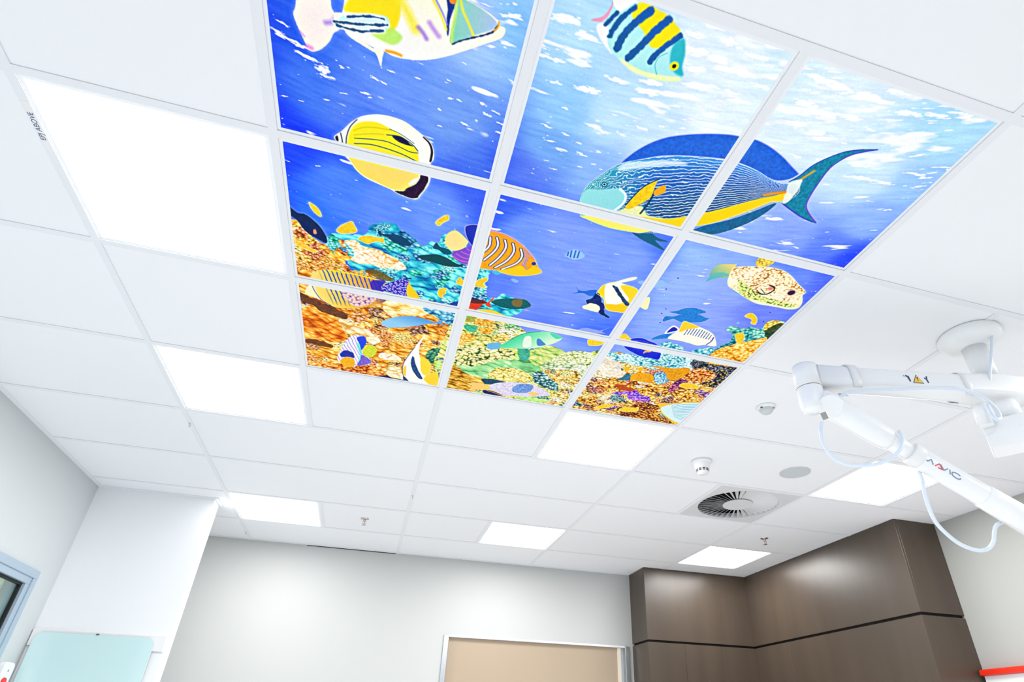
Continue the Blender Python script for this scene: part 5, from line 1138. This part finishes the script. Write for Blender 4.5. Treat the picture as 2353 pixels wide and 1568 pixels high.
# second housing under the hub
D0 = Vector((2.9756, 0.7608, 2.2635)); DD = Vector((.56, -.83, 0)).normalized(); a2 = math.atan2(DD.y, DD.x)
FB = Matrix.Translation(D0) @ Matrix.Rotation(a2, 4, 'Z')
P_(MB().box(0, .40, -.0, .11, -.050, .050, FB).build('lower_housing', 'white', None, .006, 2))
P_(MB().lathe([(.040, .05), (.040, .10), (.036, .12)], 28, FB @ Matrix.Translation((.085, .055, 0))).build('pivot', 'white'))
P_(MB().lathe([(.022, -.05), (.024, .0), (.024, .03)], 24, Matrix.Translation(Vector((2.9709, 0.7397, 2.3365)))).build('brake_knob', 'white'))
P_(MB().box(.004, .05, -.001, .003, .050, .054, FB).build('slot', 'dark'))
# spring arm
S2 = Vector((2.4508, 0.8671, 2.3458)); E2 = Vector((3.0986, 0.7633, 1.9203)); ax2 = (E2 - S2); L2 = ax2.length; ax2.normalize()
e1 = Vector((-0.47892, -0.67153, -0.56541)); e1 = (e1 - ax2 * e1.dot(ax2)).normalized(); e2 = ax2.cross(e1)
def along(prof, n=36):                       # lathe about the arm axis: (distance, radius)
    vs_ = []; fs_ = []
    for (a, r) in prof:
        for q in range(n):
            t = 2 * math.pi * q / n; vs_.append(S2 + ax2 * a + (e1 * math.cos(t) + e2 * math.sin(t)) * r)
    for i in range(len(prof) - 1):
        for q in range(n): fs_.append((i * n + q, i * n + (q + 1) % n, (i + 1) * n + (q + 1) % n, (i + 1) * n + q))
    fs_ += [tuple(range(n))[::-1], tuple(range((len(prof) - 1) * n, len(prof) * n))]
    return MB().add(vs_, fs_, True)
P_(along([(-.052, .010), (-.048, .026), (-.03, .040), (.0, .0445), (.03, .0435), (.16, .0405), (.215, .037), (.23, .030)]).build('spring_arm_cover', 'white'))
P_(along([(.18, .0285), (.32, .0285)]).build('spring_arm_tube', 'white'))
sleeve = P_(along([(.298, .030), (.302, .0365), (.50, .0365), (.60, .038), (L2, .041)]).build('sleeve', 'white'))
P_(along([(.296, .0372), (.299, .0385), (.331, .0385), (.333, .037)]).build('collar', 'whitep'))
P_(along([(.545, .0378), (.55, .0400), (L2 - .01, .0445)], 36).build('sleeve_cap', 'white'))
# pivot discs and the metal plate of the elbow
pd = (e1 * 1.0)
mt = Matrix.Translation(S2) @ Vector((0, 0, 1)).rotation_difference(pd).to_matrix().to_4x4()
P_(MB().lathe([(.040, -.044), (.040, .0455), (.036, .0485)], 36, mt).build('pivot_disc', 'white'))
PL = Vector((2.383, 0.8255, 2.2689)); vw = (PL - Vector((_C[0], _C[1], _C[2] + H))).normalized()
mt = Matrix.Translation(PL) @ Vector((0, 0, -1)).rotation_difference(vw * -1).to_matrix().to_4x4() @ Matrix.Rotation(.62, 4, 'Z')
P_(MB().box(-.0125, .0125, -.010, .010, -.0035, .0035, mt).build('metal_plate', 'chrome', None, .001, 1))
# cables
def cable(pts, r=.0062, name='cable'): return P_(MB().tube(smooth_pts(pts, 7), r, 12).build(name, 'cable'))
cable([(2.4114, 0.8744, 2.2754), (2.4077, 0.8862, 2.2395), (2.417, 0.8956, 2.2018), (2.4398, 0.9, 2.166), (2.4708, 0.8858, 2.1365), (2.5113, 0.8585, 2.1234), (2.5484, 0.8244, 2.1223), (2.5772, 0.7956, 2.1357), (2.6072, 0.7795, 2.1667), (2.6325, 0.7835, 2.2066), (2.6508, 0.803, 2.2442)])
cable([(2.7373, 0.8516, 2.1308), (2.7181, 0.8338, 2.0906), (2.7117, 0.8353, 2.053), (2.7226, 0.8475, 2.0102), (2.754, 0.8666, 1.9667), (2.7986, 0.8765, 1.9318), (2.8469, 0.88, 1.9054), (2.8966, 0.8745, 1.8921), (2.9295, 0.8626, 1.8965), (2.9329, 0.8381, 1.914), (2.9309, 0.8235, 1.9378), (2.9438, 0.817, 1.9613), (2.9928, 0.827, 1.9813)])
cable([(2.4758, 0.8384, 2.3606), (2.501, 0.8265, 2.3777), (2.5606, 0.8086, 2.3892), (2.6717, 0.7779, 2.398), (2.7902, 0.7442, 2.4083), (2.8773, 0.7203, 2.4077), (2.9381, 0.7123, 2.3936), (2.9663, 0.6999, 2.3626), (2.9838, 0.6952, 2.3242), (2.9668, 0.6862, 2.2885), (2.9433, 0.6847, 2.2821), (2.9458, 0.6921, 2.3076), (2.9591, 0.701, 2.3449)])
cable([(3.1439, 0.6648, 2.69), (3.1134, 0.6756, 2.679), (3.0828, 0.6859, 2.6), (3.0505, 0.6955, 2.5231), (3.0355, 0.7062, 2.4748), (3.0345, 0.7162, 2.4406)], .0055)
# maker's lettering wrapped on the sleeve, drawn as strokes (distance along, angle)
def ribbon(pts, m, w=.0035):
    P = []
    for i in range(len(pts) - 1):
        (a0, t0), (a1, t1) = pts[i], pts[i + 1]
        for k in range(6): P.append((a0 + (a1 - a0) * k / 6, t0 + (t1 - t0) * k / 6))
    P.append(pts[-1]); vs_ = []; fs_ = []
    for i, (a, t) in enumerate(P):
        p = P[max(i - 1, 0)]; q = P[min(i + 1, len(P) - 1)]; da = q[0] - p[0]; dt = (q[1] - p[1]) * .037; l = math.hypot(da, dt) or 1
        na, nt = -dt / l * w / 2, da / l * w / 2 / .037
        for s_ in (-1, 1):
            aa, tt = a + s_ * na, t + s_ * nt; rr_ = .0371
            vs_.append(S2 + ax2 * aa + (e1 * math.cos(tt) + e2 * math.sin(tt)) * rr_)
    for i in range(len(P) - 1): fs_.append((2 * i, 2 * i + 1, 2 * i + 3, 2 * i + 2))
    o = MB().add(vs_, fs_).build('lettering', m); o.parent = sleeve; o.matrix_parent_inverse = sleeve.matrix_parent_inverse.copy() if False else Matrix.Translation((0, 0, 0)); return o
for ch, m_ in [([(0.3373, -0.1962), (0.3411, -0.1509), (0.3485, -0.466), (0.3608, -0.1224)], 'slate'), ([(0.3672, -0.1259), (0.3752, -0.479), (0.393, -0.1599), (0.3774, -0.1373)], 'red'), ([(0.3792, -0.499), (0.3962, -0.1767), (0.4044, -0.5054)], 'slate'), ([(0.4098, -0.5179), (0.4178, -0.1527)], 'slate'), ([(0.446, -0.484), (0.4374, -0.5451), (0.4265, -0.5198), (0.4205, -0.4227), (0.4208, -0.2787), (0.4271, -0.1755), (0.4377, -0.1355), (0.4468, -0.1645), (0.4504, -0.2315), (0.4488, -0.3152)], 'slate')]:
    ribbon(ch, m_)
# warning label on the upper arm
def plate(poly, m, d):                       # polygon in (along, height) on the camera-facing side of the beam
    vs_ = []; n = len(poly)
    for off in (d, d + .0006):
        for (a, h) in poly: vs_.append(F @ Vector((a, .0412 + off, zc + h)))
    fs_ = [tuple(range(n))[::-1], tuple(range(n, 2 * n))] + [(i, (i + 1) % n, n + (i + 1) % n, n + i) for i in range(n)]
    return P_(MB().add(vs_, fs_).build('label_print', m))
lx = 0.3151
plate([(lx - .020, -.018), (lx + .020, -.018), (lx, .018)], 'blue', 0.0)
plate([(lx - .017, -.0165), (lx + .017, -.0165), (lx, .0145)], 'yellow', .0008)
plate([(lx - .0015, -.004), (lx + .0015, -.004), (lx + .002, .006), (lx - .002, .006)], 'blue', .0016)
plate([(lx - .0015, -.010), (lx + .0015, -.010), (lx + .0015, -.007), (lx - .0015, -.007)], 'blue', .0016)
plate([(lx + .026, -.012), (lx + .030, -.014), (lx + .036, .004), (lx + .042, .010), (lx + .039, .014), (lx + .033, .009), (lx + .030, .012), (lx + .028, .004)], 'blue', 0.0)
plate([(lx + .044, .004), (lx + .050, .010), (lx + .047, .012)], 'slate', 0.0)
plate([(lx - .040, -.014), (lx - .036, -.015), (lx - .032, -.002), (lx - .026, .004), (lx - .028, .008), (lx - .033, .005), (lx - .036, .014), (lx - .041, .013), (lx - .038, .003)], 'blue', 0.0)
